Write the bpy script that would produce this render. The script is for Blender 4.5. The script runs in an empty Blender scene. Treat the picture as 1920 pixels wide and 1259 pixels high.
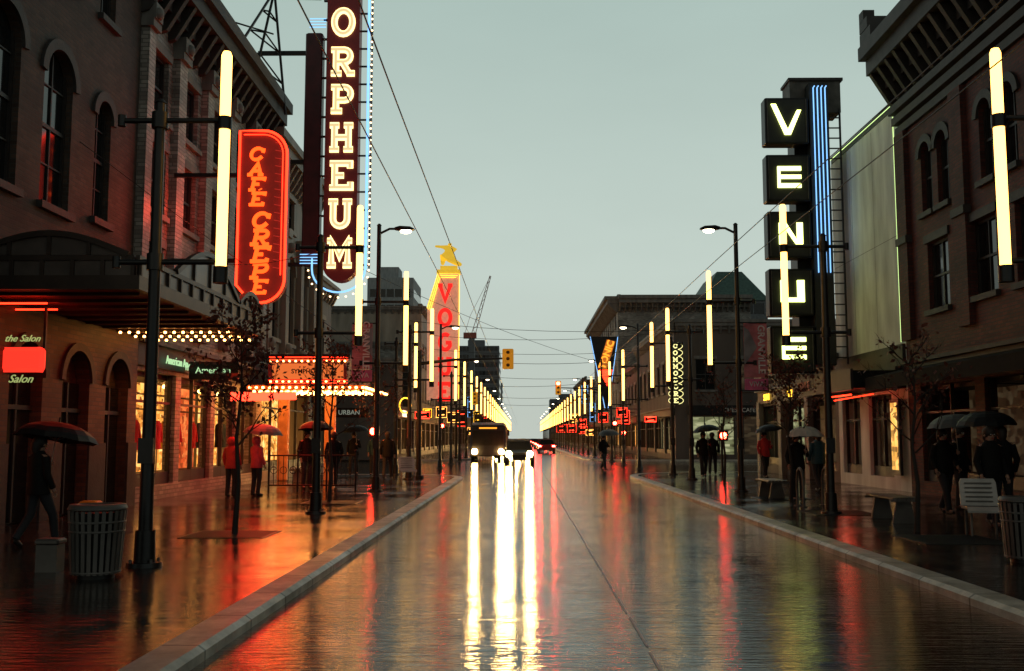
import bpy, math, random, bmesh
from mathutils import Vector, Matrix
random.seed(11)
scene=bpy.context.scene; COL=scene.collection
R=random.uniform
pi=math.pi
# ---------------------------------------------------------------- materials
def nt(m):
    m.use_nodes=True; t=m.node_tree; return t,t.nodes['Principled BSDF']
def M(name,col,rough=.6,metal=0,var=.3,scale=3,bump=.0,bscale=20,spec=.5,emit=None,es=0,brick=None,streak=0):
    m=bpy.data.materials.new(name); t,p=nt(m); N=t.nodes; L=t.links
    p.inputs['Roughness'].default_value=rough; p.inputs['Metallic'].default_value=metal
    p.inputs['Specular IOR Level'].default_value=spec
    tc=N.new('ShaderNodeTexCoord'); out=tc.outputs['Object']
    no=N.new('ShaderNodeTexNoise'); no.inputs['Scale'].default_value=scale; no.inputs['Detail'].default_value=6
    mp=N.new('ShaderNodeMapping'); mp.inputs['Scale'].default_value=(1,1,.25 if streak else 1)
    L.new(out,mp.inputs[0]); L.new(mp.outputs[0],no.inputs['Vector'])
    mr=N.new('ShaderNodeMapRange'); mr.inputs[1].default_value=.3; mr.inputs[2].default_value=.7
    mr.inputs[3].default_value=1-var; mr.inputs[4].default_value=1+var
    L.new(no.outputs[0],mr.inputs[0])
    mx=N.new('ShaderNodeVectorMath'); mx.operation='SCALE'
    L.new(mr.outputs[0],mx.inputs['Scale'])
    if brick:
        mortar,bw,bh=brick
        sx=N.new('ShaderNodeSeparateXYZ'); L.new(out,sx.inputs[0])
        ad=N.new('ShaderNodeMath'); ad.operation='ADD'; L.new(sx.outputs[0],ad.inputs[0]); L.new(sx.outputs[1],ad.inputs[1])
        cb=N.new('ShaderNodeCombineXYZ'); L.new(ad.outputs[0],cb.inputs[0]); L.new(sx.outputs[2],cb.inputs[1])
        br=N.new('ShaderNodeTexBrick'); br.inputs['Scale'].default_value=1
        br.inputs['Brick Width'].default_value=bw; br.inputs['Row Height'].default_value=bh
        br.inputs['Mortar Size'].default_value=bh*.12
        br.inputs['Color1'].default_value=(*col,1); br.inputs['Color2'].default_value=(col[0]*.5,col[1]*.47,col[2]*.47,1)
        br.inputs['Mortar'].default_value=(*mortar,1)
        L.new(cb.outputs[0],br.inputs['Vector']); L.new(br.outputs[0],mx.inputs[0])
        bp=N.new('ShaderNodeBump'); bp.inputs['Strength'].default_value=.6; bp.inputs['Distance'].default_value=.02; bp.invert=True
        L.new(br.outputs['Fac'],bp.inputs['Height']); L.new(bp.outputs[0],p.inputs['Normal'])
    else:
        mx.inputs[0].default_value=col
        if bump:
            n2=N.new('ShaderNodeTexNoise'); n2.inputs['Scale'].default_value=bscale; n2.inputs['Detail'].default_value=5
            L.new(out,n2.inputs['Vector'])
            bp=N.new('ShaderNodeBump'); bp.inputs['Strength'].default_value=bump; bp.inputs['Distance'].default_value=.02
            L.new(n2.outputs[0],bp.inputs['Height']); L.new(bp.outputs[0],p.inputs['Normal'])
    L.new(mx.outputs[0],p.inputs['Base Color'])
    if emit:
        p.inputs['Emission Color'].default_value=(*emit,1); p.inputs['Emission Strength'].default_value=es
    return m
def E(name,col,s,base=(.05,.05,.05)):
    return M(name,base,.4,emit=col,es=s,var=.1)
def interior(name,c1,c2,s,scale=2.2):
    m=bpy.data.materials.new(name); t,p=nt(m); N=t.nodes; L=t.links
    tc=N.new('ShaderNodeTexCoord'); mp=N.new('ShaderNodeMapping'); mp.inputs['Scale'].default_value=(2.6,1,3.6)
    L.new(tc.outputs['Object'],mp.inputs[0])
    v=N.new('ShaderNodeTexVoronoi'); v.inputs['Scale'].default_value=scale; v.distance='CHEBYCHEV'; v.inputs['Randomness'].default_value=.75; L.new(mp.outputs[0],v.inputs['Vector'])
    s1=N.new('ShaderNodeSeparateColor'); L.new(v.outputs['Color'],s1.inputs[0])
    n=N.new('ShaderNodeTexNoise'); n.inputs['Scale'].default_value=.9; L.new(tc.outputs['Object'],n.inputs['Vector'])
    av=N.new('ShaderNodeMix'); av.data_type='FLOAT'; av.inputs[0].default_value=.6; L.new(s1.outputs[0],av.inputs[2]); L.new(n.outputs[0],av.inputs[3])
    rp=N.new('ShaderNodeValToRGB'); e=rp.color_ramp.elements
    e[0].position=.25; e[0].color=(c1[0]*.1,c1[1]*.07,c1[2]*.05,1); e[1].position=.8; e[1].color=(*c2,1)
    k=e.new(.52); k.color=(*c1,1)
    L.new(av.outputs[0],rp.inputs[0]); L.new(rp.outputs[0],p.inputs['Emission Color']); p.inputs['Emission Strength'].default_value=s
    p.inputs['Base Color'].default_value=(.08,.06,.04,1)
    return m

def wet(name,col,rlo,rhi,grid=None,bumpv=(5,16,1),bs=.25,spec=.5,dist=.012,puddle=.5,fine=.012):
    m=bpy.data.materials.new(name); t,p=nt(m); N=t.nodes; L=t.links
    tc=N.new('ShaderNodeTexCoord'); o=tc.outputs['Object']
    n1=N.new('ShaderNodeTexNoise'); n1.inputs['Scale'].default_value=.55; n1.inputs['Detail'].default_value=9; n1.inputs['Roughness'].default_value=.68; L.new(o,n1.inputs['Vector'])
    r1=N.new('ShaderNodeMapRange'); r1.inputs[1].default_value=puddle-.12; r1.inputs[2].default_value=puddle+.12; r1.inputs[3].default_value=rlo; r1.inputs[4].default_value=rhi
    L.new(n1.outputs[0],r1.inputs[0]); L.new(r1.outputs[0],p.inputs['Roughness'])
    n3=N.new('ShaderNodeTexNoise'); n3.inputs['Scale'].default_value=2.3; n3.inputs['Detail'].default_value=10; n3.inputs['Roughness'].default_value=.7; L.new(o,n3.inputs['Vector'])
    r3=N.new('ShaderNodeMapRange'); r3.inputs[1].default_value=.3; r3.inputs[2].default_value=.7; r3.inputs[3].default_value=.5; r3.inputs[4].default_value=1.6; L.new(n3.outputs[0],r3.inputs[0])
    mx=N.new('ShaderNodeVectorMath'); mx.operation='SCALE'; mx.inputs[0].default_value=col; L.new(r3.outputs[0],mx.inputs['Scale'])
    mp=N.new('ShaderNodeMapping'); mp.inputs['Scale'].default_value=bumpv; L.new(o,mp.inputs[0])
    n2=N.new('ShaderNodeTexNoise'); n2.inputs['Scale'].default_value=1; n2.inputs['Detail'].default_value=4; n2.inputs['Roughness'].default_value=.5; L.new(mp.outputs[0],n2.inputs['Vector'])
    n4=N.new('ShaderNodeTexNoise'); n4.inputs['Scale'].default_value=110; n4.inputs['Detail'].default_value=2; L.new(o,n4.inputs['Vector'])
    ns=N.new('ShaderNodeMapRange'); ns.inputs[1].default_value=.35; ns.inputs[2].default_value=.65; ns.inputs[3].default_value=.5; ns.inputs[4].default_value=1.3; L.new(n1.outputs[0],ns.inputs[0])
    m0=N.new('ShaderNodeMath'); m0.operation='MULTIPLY'; L.new(n2.outputs[0],m0.inputs[0]); L.new(ns.outputs[0],m0.inputs[1])
    ad=N.new('ShaderNodeMath'); ad.operation='MULTIPLY_ADD'; L.new(n4.outputs[0],ad.inputs[0]); ad.inputs[1].default_value=fine; L.new(m0.outputs[0],ad.inputs[2])
    h=ad.outputs[0]; bc=mx.outputs[0]
    if grid:
        br=N.new('ShaderNodeTexBrick'); br.inputs['Scale'].default_value=1; br.inputs['Brick Width'].default_value=grid[0]; br.inputs['Row Height'].default_value=grid[1]
        br.inputs['Mortar Size'].default_value=grid[2]; br.offset=grid[3]
        br.inputs['Color1'].default_value=(1,1,1,1); br.inputs['Color2'].default_value=(.7,.7,.72,1); br.inputs['Mortar'].default_value=(.3,.3,.3,1)
        L.new(o,br.inputs['Vector'])
        m2=N.new('ShaderNodeVectorMath'); m2.operation='MULTIPLY'; L.new(bc,m2.inputs[0]); L.new(br.outputs[0],m2.inputs[1]); bc=m2.outputs[0]
        a2=N.new('ShaderNodeMath'); a2.operation='MULTIPLY_ADD'; L.new(br.outputs['Fac'],a2.inputs[0]); a2.inputs[1].default_value=-.4; L.new(h,a2.inputs[2]); h=a2.outputs[0]
    L.new(bc,p.inputs['Base Color'])
    bp=N.new('ShaderNodeBump'); bp.inputs['Strength'].default_value=bs; bp.inputs['Distance'].default_value=dist
    L.new(h,bp.inputs['Height']); L.new(bp.outputs[0],p.inputs['Normal'])
    p.inputs['Specular IOR Level'].default_value=spec
    p.inputs['Specular Tint'].default_value=(1,.9,.7,1)
    return m

road_m=wet('wet_asphalt',(.020,.016,.010),.02,.08,grid=(300,4.6,.03,0),bumpv=(2.0,19,1),bs=1,spec=.42,dist=.0092,fine=.006)
walk_m=wet('wet_pavers',(.032,.027,.023),.04,.24,grid=(.6,.6,.012,.5),bumpv=(3.5,13,1),bs=.8,spec=.36,dist=.008,fine=.04)
kerb_m=wet('granite_kerb',(.5,.47,.4),.3,.5,grid=(50,1.25,.02,0),bumpv=(8,8,1),bs=.3,spec=.3,fine=.1)
ground_m=M('ground_earth',(.04,.04,.035),.8)
brown_brick=M('brown_brick',(.075,.045,.03),.7,var=.5,scale=.8,brick=((.045,.04,.035),.24,.085))
red_brick=M('red_brick',(.13,.028,.018),.7,var=.4,scale=.8,brick=((.04,.025,.02),.24,.085))
arc_brick=M('arcade_brick',(.11,.05,.024),.6,var=.45,scale=1,brick=((.05,.035,.03),.26,.09))
white_brick=M('glazed_brick',(.36,.33,.29),.45,var=.35,scale=.9,brick=((.13,.12,.11),.3,.1))
grey_brick=M('grey_brick',(.3,.3,.27),.7,var=.6,scale=.5,brick=((.16,.16,.15),.3,.1))
cream=M('terracotta_cream',(.27,.23,.18),.55,var=.35,scale=1.5,bump=.3,streak=1)
darkstone=M('dark_stone',(.035,.03,.027),.6,var=.4,bump=.3)
stone=M('grey_stone',(.16,.15,.135),.6,var=.35,bump=.3,streak=1)  # lightened so the colour carries distance haze
plaster=M('pale_plaster',(.66,.70,.65),.6,var=.35,scale=1.3,bump=.2,bscale=8,streak=1)
brownwall=M('brown_render',(.09,.068,.055),.7,var=.35,scale=.8,streak=1)
concrete=M('concrete',(.3,.32,.33),.8,var=.2,streak=1)  # haze of the far blocks is put into this paler grey
darkconc=M('dark_cladding',(.13,.14,.15),.6,var=.3)  # raised above its own dark tone to paint in haze
slate=M('green_roof',(.08,.14,.12),.6)
pole_m=M('pole_paint',(.014,.013,.013),.38,metal=.2,var=.3,scale=8)
steel=M('brushed_steel',(.32,.30,.28),.4,metal=.7,var=.25)
steel_d=M('dark_steel',(.12,.11,.10),.45,metal=.3,var=.3)
black_m=M('black_paint',(.01,.01,.01),.4,spec=.3)
maroon=M('maroon_enamel',(.085,.010,.012),.4,emit=(.3,.02,.02),es=.09,var=.3)
glass_m=M('window_glass',(.010,.011,.012),.08,var=.4,spec=.5)
frame_m=M('window_frame',(.025,.02,.018),.5)
tube_m=E('light_tube',(1,.49,.10),6,(.8,.7,.5))
lamp_m=E('lamp_led',(1,.8,.5),16)
red_neon=E('red_neon',(1,.022,.006),7)
reddim=E('dim_red_neon',(1,.05,.03),.5)
blue_neon=E('blue_neon',(.22,.52,1),1.7)
yel_neon=E('yellow_neon',(1,.5,.03),3.5)
green_neon=E('green_neon',(.6,1,.5),.8)
cream_neon=E('cream_neon',(1,.72,.28),2.8)
cream_dim=E('cream_dim',(1,.75,.36),.9)
bulb_m=E('warm_bulb',(1,.42,.09),20)
bulbw_m=E('pale_bulb',(1,.62,.32),5)
warm_panel=E('warm_panel',(1,.38,.07),5)
red_panel=E('red_panel',(1,.03,.012),8)
venue_m=E('venue_letter',(.9,1,.28),4)
venue_bk=M('venue_panel',(.02,.022,.02),.6)
head_m=E('headlight_glow',(1,.58,.18),260)
tail_m=E('taillight_glow',(1,.03,.02),90)
sig_red=E('signal_red',(1,.03,.015),80)
sig_yel_daylit=M('signal_yellow_daylit',(.75,.36,.03),.5,emit=(1,.4,.02),es=.3)  # housing paint given a glow in place of daylight falling on it
int_warm=interior('interior_warm',(.9,.34,.05),(1,.68,.24),1.6)  # room light painted into these interiors as a glowing shelf pattern
int_red=interior('interior_red',(.8,.10,.02),(1,.36,.09),1.0)
int_dim=interior('interior_dim',(.2,.11,.05),(.5,.38,.2),.10,1.5)
int_green=interior('interior_cool',(.35,.38,.18),(.9,.9,.5),.5,1.7)
canopy_m=M('canopy_bronze',(.035,.025,.02),.4,metal=.3,var=.3)
canopy_glass=M('canopy_glass',(.07,.06,.055),.3,var=.3)
canopy_red=M('canopy_soffit',(.35,.10,.06),.5)
leaf_m=M('autumn_leaf',(.11,.028,.016),.6,var=.5,scale=9)
bark_m=M('bark',(.025,.02,.017),.8,bump=.4)
skin_m=M('skin',(.38,.21,.15),.5,var=.1)
hair_m=M('hair',(.02,.013,.01),.6)
shoe_m=M('shoe',(.012,.011,.01),.5)
jean=M('dark_trousers',(.016,.017,.022),.8)
coat_red=M('red_jacket',(.5,.025,.03),.7); coat_pink=M('pink_jacket',(.6,.05,.09),.7)
coat_blk=M('black_coat',(.009,.009,.009),.8,spec=.2); coat_yel=M('yellow_coat',(.5,.36,.04),.7); coat_teal=M('teal_coat',(.02,.07,.09),.7)
umb_blk=M('black_umbrella',(.007,.007,.008),.5,spec=.3); umb_wht=M('pale_umbrella',(.5,.5,.48),.5); umb_gry=M('grey_umbrella',(.07,.08,.085),.5)
banner_r=M('banner_red',(.65,.2,.23),.6,var=.3); banner_d=M('banner_slate',(.3,.28,.3),.6); banner_p=M('banner_pink',(.8,.15,.32),.6); banner_w=M('banner_letter',(.85,.78,.78),.6)
white_p=M('white_paint',(.6,.6,.58),.35); yellow_p=M('yellow_paint',(.5,.3,.03),.5)
car_d=M('car_dark',(.012,.012,.013),.35); car_s=M('car_silver',(.06,.06,.06),.35,metal=.2); car_r=M('car_red',(.12,.012,.012),.35,metal=.1)
rubber=M('rubber',(.01,.01,.01),.8)
busglass=M('bus_glass',(.015,.013,.01),.35,spec=.25)
# ---------------------------------------------------------------- mesh builder
class B:
    def __init__(s): s.v=[];s.f=[];s.mi=[];s.sm=[];s.mats=[];s.M=Matrix()
    def add(s,vs,fs,mat,smooth=False):
        o=len(s.v); s.v+=[s.M@Vector(p) for p in vs]
        if mat not in s.mats: s.mats.append(mat)
        i=s.mats.index(mat)
        for f in fs: s.f.append([o+k for k in f]); s.mi.append(i); s.sm.append(smooth)
    def box(s,x0,x1,y0,y1,z0,z1,mat):
        s.add([(x0,y0,z0),(x1,y0,z0),(x1,y1,z0),(x0,y1,z0),(x0,y0,z1),(x1,y0,z1),(x1,y1,z1),(x0,y1,z1)],
          [(0,3,2,1),(4,5,6,7),(0,1,5,4),(1,2,6,5),(2,3,7,6),(3,0,4,7)],mat)
    def bbox(s,x0,x1,y0,y1,z0,z1,mat,c=.05):
        def ring(z,k): return [(x0+c,y0+k,z),(x1-c,y0+k,z),(x1-k,y0+c,z),(x1-k,y1-c,z),(x1-c,y1-k,z),(x0+c,y1-k,z),(x0+k,y1-c,z),(x0+k,y0+c,z)]
        def ring2(z): return [(x0+2*c,y0+c,z),(x1-2*c,y0+c,z),(x1-c,y0+2*c,z),(x1-c,y1-2*c,z),(x1-2*c,y1-c,z),(x0+2*c,y1-c,z),(x0+c,y1-2*c,z),(x0+c,y0+2*c,z)]
        s.loft([ring2(z0),ring(z0+c,0),ring(z1-c,0),ring2(z1)],mat)
    def loft(s,rings,mat,smooth=False,caps=True,closed=True):
        n=len(rings[0]); vs=[p for r in rings for p in r]; fs=[]
        for i in range(len(rings)-1):
            for j in range(n if closed else n-1):
                k=(j+1)%n; fs.append((i*n+j,i*n+k,(i+1)*n+k,(i+1)*n+j))
        s.add(vs,fs,mat,smooth)
        if caps:
            s.add(rings[0],[tuple(range(n))],mat); s.add(rings[-1],[tuple(range(n))],mat)
    def cyl(s,p0,p1,r0,mat,r1=None,seg=10,caps=True):
        if r1 is None: r1=r0
        s.tube([p0,p1],[r0,r1],mat,seg,caps)
    def tube(s,pts,r,mat,seg=6,caps=True,closed=False):
        pts=[Vector(p) for p in pts]; n=len(pts)
        if not isinstance(r,(list,tuple)): r=[r]*n
        rings=[]; up=None
        for i,p in enumerate(pts):
            if closed: d=pts[(i+1)%n]-pts[i-1]
            else: d=pts[min(i+1,n-1)]-pts[max(i-1,0)]
            if d.length<1e-9: d=Vector((0,0,1))
            d.normalize()
            if up is None: up=Vector((0,0,1)) if abs(d.z)<.9 else Vector((0,1,0))
            a=d.cross(up)
            if a.length<1e-3: up=Vector((1,0,0)); a=d.cross(up)
            a.normalize(); b=a.cross(d); b.normalize(); up=b if not closed else up
            rings.append([tuple(p+a*math.cos(2*pi*k/seg)*r[i]+b*math.sin(2*pi*k/seg)*r[i]) for k in range(seg)])
        if closed: rings.append(rings[0]); caps=False
        s.loft(rings,mat,True,caps)
    def prism(s,poly,ext,mat):
        e=Vector(ext); n=len(poly); a=[Vector(p) for p in poly]
        s.add([tuple(p) for p in a]+[tuple(p+e) for p in a],[tuple(range(n)),tuple(range(n,2*n))]+[(i,(i+1)%n,n+(i+1)%n,n+i) for i in range(n)],mat)
    def sph(s,c,r,mat,u=10,v=6,sz=1,sx=1,sy=1):
        rings=[]
        for i in range(1,v):
            t=pi*i/v; rings.append([(c[0]+r*sx*math.sin(t)*math.cos(2*pi*k/u),c[1]+r*sy*math.sin(t)*math.sin(2*pi*k/u),c[2]+r*sz*math.cos(t)) for k in range(u)])
        s.loft(rings,mat,True,True)
    def ribbon(s,pts,w,mat,y,d,closed=False):
        P=[Vector((p[0],p[1])) for p in pts]; n=len(P); A=[];Bq=[]
        for i in range(n):
            if closed: d0=(P[i]-P[i-1]).normalized(); d1=(P[(i+1)%n]-P[i]).normalized()
            else:
                d0=(P[i]-P[i-1]).normalized() if i>0 else (P[1]-P[0]).normalized()
                d1=(P[i+1]-P[i]).normalized() if i<n-1 else d0
            t=(d0+d1); t=t.normalized() if t.length>1e-6 else d1
            nn=Vector((-t.y,t.x)); c=max(.5,abs(nn.dot(Vector((-d1.y,d1.x)))))
            A.append(P[i]+nn*w/2/c); Bq.append(P[i]-nn*w/2/c)
        rings=[[(a.x,y,a.y),(b.x,y,b.y),(b.x,y+d,b.y),(a.x,y+d,a.y)] for a,b in zip(A,Bq)]
        if closed: rings.append(rings[0])
        s.loft(rings,mat,False,not closed)
    def mesh(s,name):
        me=bpy.data.meshes.new(name); me.from_pydata([tuple(v) for v in s.v],[],s.f)
        for m in s.mats: me.materials.append(m)
        me.polygons.foreach_set('material_index',s.mi); me.polygons.foreach_set('use_smooth',s.sm)
        bm=bmesh.new(); bm.from_mesh(me); bmesh.ops.recalc_face_normals(bm,faces=bm.faces); bm.to_mesh(me); bm.free()
        me.update(); return me
def mk(name,b,parent=None,loc=(0,0,0),rot=0,label=None,cat=None,group=None,kind=None):
    me=b.mesh(name) if isinstance(b,B) else b
    o=bpy.data.objects.new(name,me); COL.objects.link(o); o.location=loc
    o.rotation_euler=(0,0,rot) if not isinstance(rot,(tuple,list)) else rot
    if parent: o.parent=parent
    if label: o['label']=label
    if cat: o['category']=cat
    if group: o['group']=group
    if kind: o['kind']=kind
    return o
def root_(name,loc,label,cat,rot=0,group=None):
    r=bpy.data.objects.new(name,None); COL.objects.link(r); r.location=loc; r.rotation_euler=(0,0,rot); r.empty_display_size=.5
    r['label']=label; r['category']=cat
    if group: r['group']=group
    return r
def dup(root,loc,rot=None,label=None):
    n=root.copy(); COL.objects.link(n); n.location=loc
    if rot is not None: n.rotation_euler=(0,0,rot)
    if label: n['label']=label
    def rec(a,b):
        for c in a.children:
            k=c.copy(); COL.objects.link(k); k.parent=b; rec(c,k)
    rec(root,n); return n
TC={}
def text(s,size,mat,depth=.02,shear=0,off=0,space=1,lsp=1):
    key=(s,size,mat.name,depth,shear,off,space)
    if key in TC: return TC[key]
    c=bpy.data.curves.new('t','FONT'); c.body=s; c.size=size; c.extrude=depth/2; c.shear=shear; c.offset=off
    c.align_x='CENTER'; c.align_y='CENTER'; c.space_character=space; c.resolution_u=3; c.space_line=lsp
    o=bpy.data.objects.new('t',c); COL.objects.link(o)
    dg=bpy.context.evaluated_depsgraph_get(); me=bpy.data.meshes.new_from_object(o.evaluated_get(dg))
    bpy.data.objects.remove(o); me.transform(Matrix.Rotation(pi/2,4,'X')); me.materials.clear(); me.materials.append(mat)
    me.name='lettering'; TC[key]=me; return me
def skinned(verts,edges,radii,mats,sub=1,root=0):
    me=bpy.data.meshes.new('sk'); me.from_pydata(verts,edges,[]); o=bpy.data.objects.new('sk',me); COL.objects.link(o)
    md=o.modifiers.new('s','SKIN'); sv=me.skin_vertices[0].data
    for i,r in enumerate(radii):
        sv[i].radius=(r,r) if not isinstance(r,tuple) else r
        sv[i].use_root=(i==root)
    md.use_smooth_shade=True
    m2=o.modifiers.new('u','SUBSURF'); m2.levels=sub; m2.render_levels=sub
    dg=bpy.context.evaluated_depsgraph_get(); r=bpy.data.meshes.new_from_object(o.evaluated_get(dg))
    bpy.data.objects.remove(o); r.materials.clear()
    for m in mats: r.materials.append(m)
    return r
# ---------------------------------------------------------------- ground
b=B(); b.add([(-900,-60,-.03),(900,-60,-.03),(900,2500,-.03),(-900,2500,-.03)],[(0,1,2,3)],ground_m); mk('ground',b,kind='structure')
b=B(); b.add([(-70,-12,0),(70,-12,0),(70,620,0),(-70,620,0)],[(0,1,2,3)],road_m); mk('road',b,kind='structure')
KW=.32
def block(xk,s,ya,yb,RR,near_round,far_round,xout):
    def path(off):
        pts=[]; r=RR-off
        cx=xk+s*RR
        if near_round:
            pts.append((xout,ya+off)); 
            for i in range(9):
                a=pi/2*i/8; pts.append((cx-s*r*math.sin(a),ya+RR-r*math.cos(a)))
        else: pts.append((xk+s*off,ya))
        if far_round:
            for i in range(9):
                a=pi/2*i/8; pts.append((cx-s*r*math.cos(a),yb-RR+r*math.sin(a)))
            pts.append((xout,yb-off))
        else: pts.append((xk+s*off,yb))
        return pts
    p=path(KW); 
    poly=list(p)
    if not near_round: poly=[(xout,ya)]+poly
    if not far_round: poly=poly+[(xout,yb)]
    b=B(); b.prism([(x,y,.0) for x,y in poly],(0,0,.10),walk_m); mk('pavement',b,kind='structure')
    A=path(0); A2=path(.05); C=path(KW); b=B()
    b.loft([[(a2[0],a2[1],.106),(a[0],a[1],.07),(a[0],a[1],0),(c[0],c[1],0),(c[0],c[1],.106)] for a,a2,c in zip(A,A2,C)],kerb_m)
    mk('kerb',b,kind='structure')
block(-2.3,-1,-12,42.5,3.2,False,True,-60)
block(4.3,1,-12,46,5,False,True,60)
block(-3.7,-1,71,600,5,True,False,-60)
block(4.5,1,71,600,5,True,False,60)
ZP=.10
b=B(); rl=M('faded_red_line',(.26,.06,.045),.4)
for i in range(140):
    y0=5+i*1.5; x=.95+R(-.01,.01); b.add([(x-.011,y0,.004),(x+.011,y0,.004),(x+.011,y0+1.3,.004),(x-.011,y0+1.3,.004)],[(0,1,2,3)],rl)
mk('road_marking',b,kind='structure')
def grate(x,y,w,l):
    b=B(); b.box(x,x+w,y,y+l,ZP+.001,ZP+.008,black_m)
    for i in range(int(l/.12)): b.box(x+.05,x+w-.05,y+.04+i*.12,y+.08+i*.12,ZP+.008,ZP+.013,pole_m)
    mk('tree_grate',b,label='dark cast iron grate set in the wet pavement',cat='tree grate',group='grates in the pavement')
for g in [(-5.2,15.4,1.3,1.2),(-5.1,23.3,1.3,1.2),(5.7,14.6,1.3,1.4),(5.7,20.0,1.3,1.4),(5.8,25,1.3,1.2)]: grate(*g)
# ---------------------------------------------------------------- building kit
WC={}
def window_mesh(w,h,arch,glass,fr,style=0):
    k=(round(w,2),round(h,2),arch,glass.name,fr.name,style)
    if k in WC: return WC[k]
    b=B(); t=.07
    b.box(-w/2,-w/2+t,.12,.22,0,h,fr); b.box(w/2-t,w/2,.12,.22,0,h,fr)
    b.box(-w/2+t,w/2-t,.12,.22,0,t,fr)
    if not arch: b.box(-w/2+t,w/2-t,.12,.22,h-t,h,fr)
    b.box(-w/2+t,w/2-t,.13,.21,h*.5-.03,h*.5+.03,fr)
    if style==0: b.box(-.02,.02,.135,.205,t,h-t,fr)
    if style==2:
        for i in range(1,4): b.box(-w/2+t,w/2-t,.14,.2,h*i/4-.015+.04,h*i/4+.015+.04,fr)
        b.box(-.02,.02,.135,.205,t,h-t,fr)
    b.box(-w/2+.01,w/2-.01,.17,.185,0.01,h-.01,glass)
    WC[k]=b.mesh('window'); return WC[k]
def facade(root,wb,S,W,H,ops,mat,tm,glasses,t=.3,z0=0,style=0,sill=True,x0=0):
    wb.M=S
    us=sorted(set([x0,W]+[o[0] for o in ops]+[o[1] for o in ops])); zs=sorted(set([z0,H]+[o[2] for o in ops]+[o[3] for o in ops]))
    for j in range(len(zs)-1):
        run=None
        for i in range(len(us)-1):
            cu=(us[i]+us[i+1])/2; cz=(zs[j]+zs[j+1])/2
            hole=any(o[0]<cu<o[1] and o[2]<cz<o[3] for o in ops)
            if not hole and run is None: run=us[i]
            if hole and run is not None: wb.box(run,us[i],0,t,zs[j],zs[j+1],mat); run=None
        if run is not None: wb.box(run,us[-1],0,t,zs[j],zs[j+1],mat)
    for o in ops:
        u0,u1,a,c,kind=o[:5]
        w=u1-u0
        if kind in('arch','arcade'):
            r=w/2; cx=(u0+u1)/2; zz=c-r
            arc=[(cx+r*math.cos(th),zz+r*math.sin(th)) for th in [pi/2*k/6 for k in range(7)]]
            wb.prism([(x,0.001,z) for x,z in arc]+[(u1,.001,c)],(0,t-.002,0),mat)
            wb.prism([(2*cx-x,.001,z) for x,z in arc]+[(u0,.001,c)],(0,t-.002,0),mat)
            full=[(cx+(r+.1)*math.cos(pi*k/14),zz+(r+.1)*math.sin(pi*k/14)) for k in range(15)]
            wb.ribbon(full,.2,tm,-.07,.068)
        if kind in('win','arch'):
            g=random.choice(glasses)
            me=window_mesh(w,c-a,kind=='arch',g,frame_m,style)
            o2=mk('window',me,root); o2.matrix_local=S@Matrix.Translation((u0+w/2,0,a))
            if sill:
                wb.box(u0-.1,u1+.1,-.12,.0-.001,a-.14,a-.002,tm)
                if kind=='win': wb.box(u0-.12,u1+.12,-.06,-.001,c+.002,c+.22,tm)
    wb.M=Matrix()
def shop(root,S,u0,u1,z0,z1,im,rich=0,door=True):
    b=B(); b.M=S; w=u1-u0
    b.add([(u0,1.3,z0),(u1,1.3,z0),(u1,1.3,z1),(u0,1.3,z1)],[(0,1,2,3)],im)
    b.box(u0,u1,.25,1.29,z0-.01,z0+.25,darkstone)
    b.box(u0,u1,.25,1.29,z1-.12,z1-.01,darkstone)
    n=max(2,int(w/1.3)); f=.05
    for i in range(n+1):
        x=u0+.03+(w-.06-f)*i/n; b.box(x,x+f,.1,.2,z0,z1-.01,frame_m)
    b.box(u0+.03,u1-.03,.105,.195,z0,z0+.3,frame_m); b.box(u0+.03,u1-.03,.105,.195,z1-.75,z1-.69,frame_m)
    mk('shop_window',b,root)
    if rich:
        b=B(); b.M=S
        for i in range(int(w/.55)):
            x=u0+.35+i*.55+R(-.1,.1)
            if x>u1-.3: break
            c=random.choice([coat_red,coat_yel,coat_blk,coat_teal,coat_blk,coat_pink])
            z=z0+.35
            rr=[]
            for zz,a,bb in [(z+.5,.17,.1),(z+.75,.13,.09),(z+1.05,.17,.1),(z+1.18,.18,.09),(z+1.26,.06,.05)]:
                rr.append([(x+a*math.cos(2*pi*k/10),.75+bb*math.sin(2*pi*k/10),zz) for k in range(10)])
            b.loft(rr,c,True)
            b.tube([(x-.16,.75,z+1.18),(x-.22,.72,z+.9),(x-.2,.68,z+.68)],[.05,.045,.035],c,6); b.tube([(x+.16,.75,z+1.18),(x+.22,.72,z+.9),(x+.2,.68,z+.68)],[.05,.045,.035],c,6)
            b.cyl((x,.75,z0+.25),(x,.75,z+.5),.02,steel)
        for zz in (z0+1.9,z0+2.3): b.box(u0+.1,u1-.1,.9,1.2,zz,zz+.03,frame_m)
        mk('window_display',b,root,label='row of dressed mannequins in a lit shop window')
        for i in range(max(2,int(w/.7))):
            b=B(); b.M=S; b.sph((u0+.3+i*.7,.8,z1-.2),.06,bulb_m,8,5); mk('spot_light',b,root)
def frame_for(side,x,y0,y1):
    if side<0: return (x,y0,0),pi/2
    return (x,y1,0),-pi/2
def cornice(b,x0,x1,z,h,out,mat,br=.6,ends=True):
    b.box(x0-.1,x1+.1,-out*.35,-.001,z,z+h*.35,mat)
    b.box(x0-.15,x1+.15,-out*.8,-.001,z+h*.352,z+h*.7,mat)
    b.box(x0-.2,x1+.2,-out,-.001,z+h*.702,z+h,mat)
    n=int((x1-x0)/br)
    for i in range(n+1):
        x=x0+(x1-x0)*i/n
        b.prism([(x-.08,-.001,z+h*.3),(x-.08,-out*.75,z+h*.35),(x-.08,-.001-out*.2,z-h*.35),(x-.08,-.001,z-h*.4)],(.16,0,0),mat)
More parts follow.
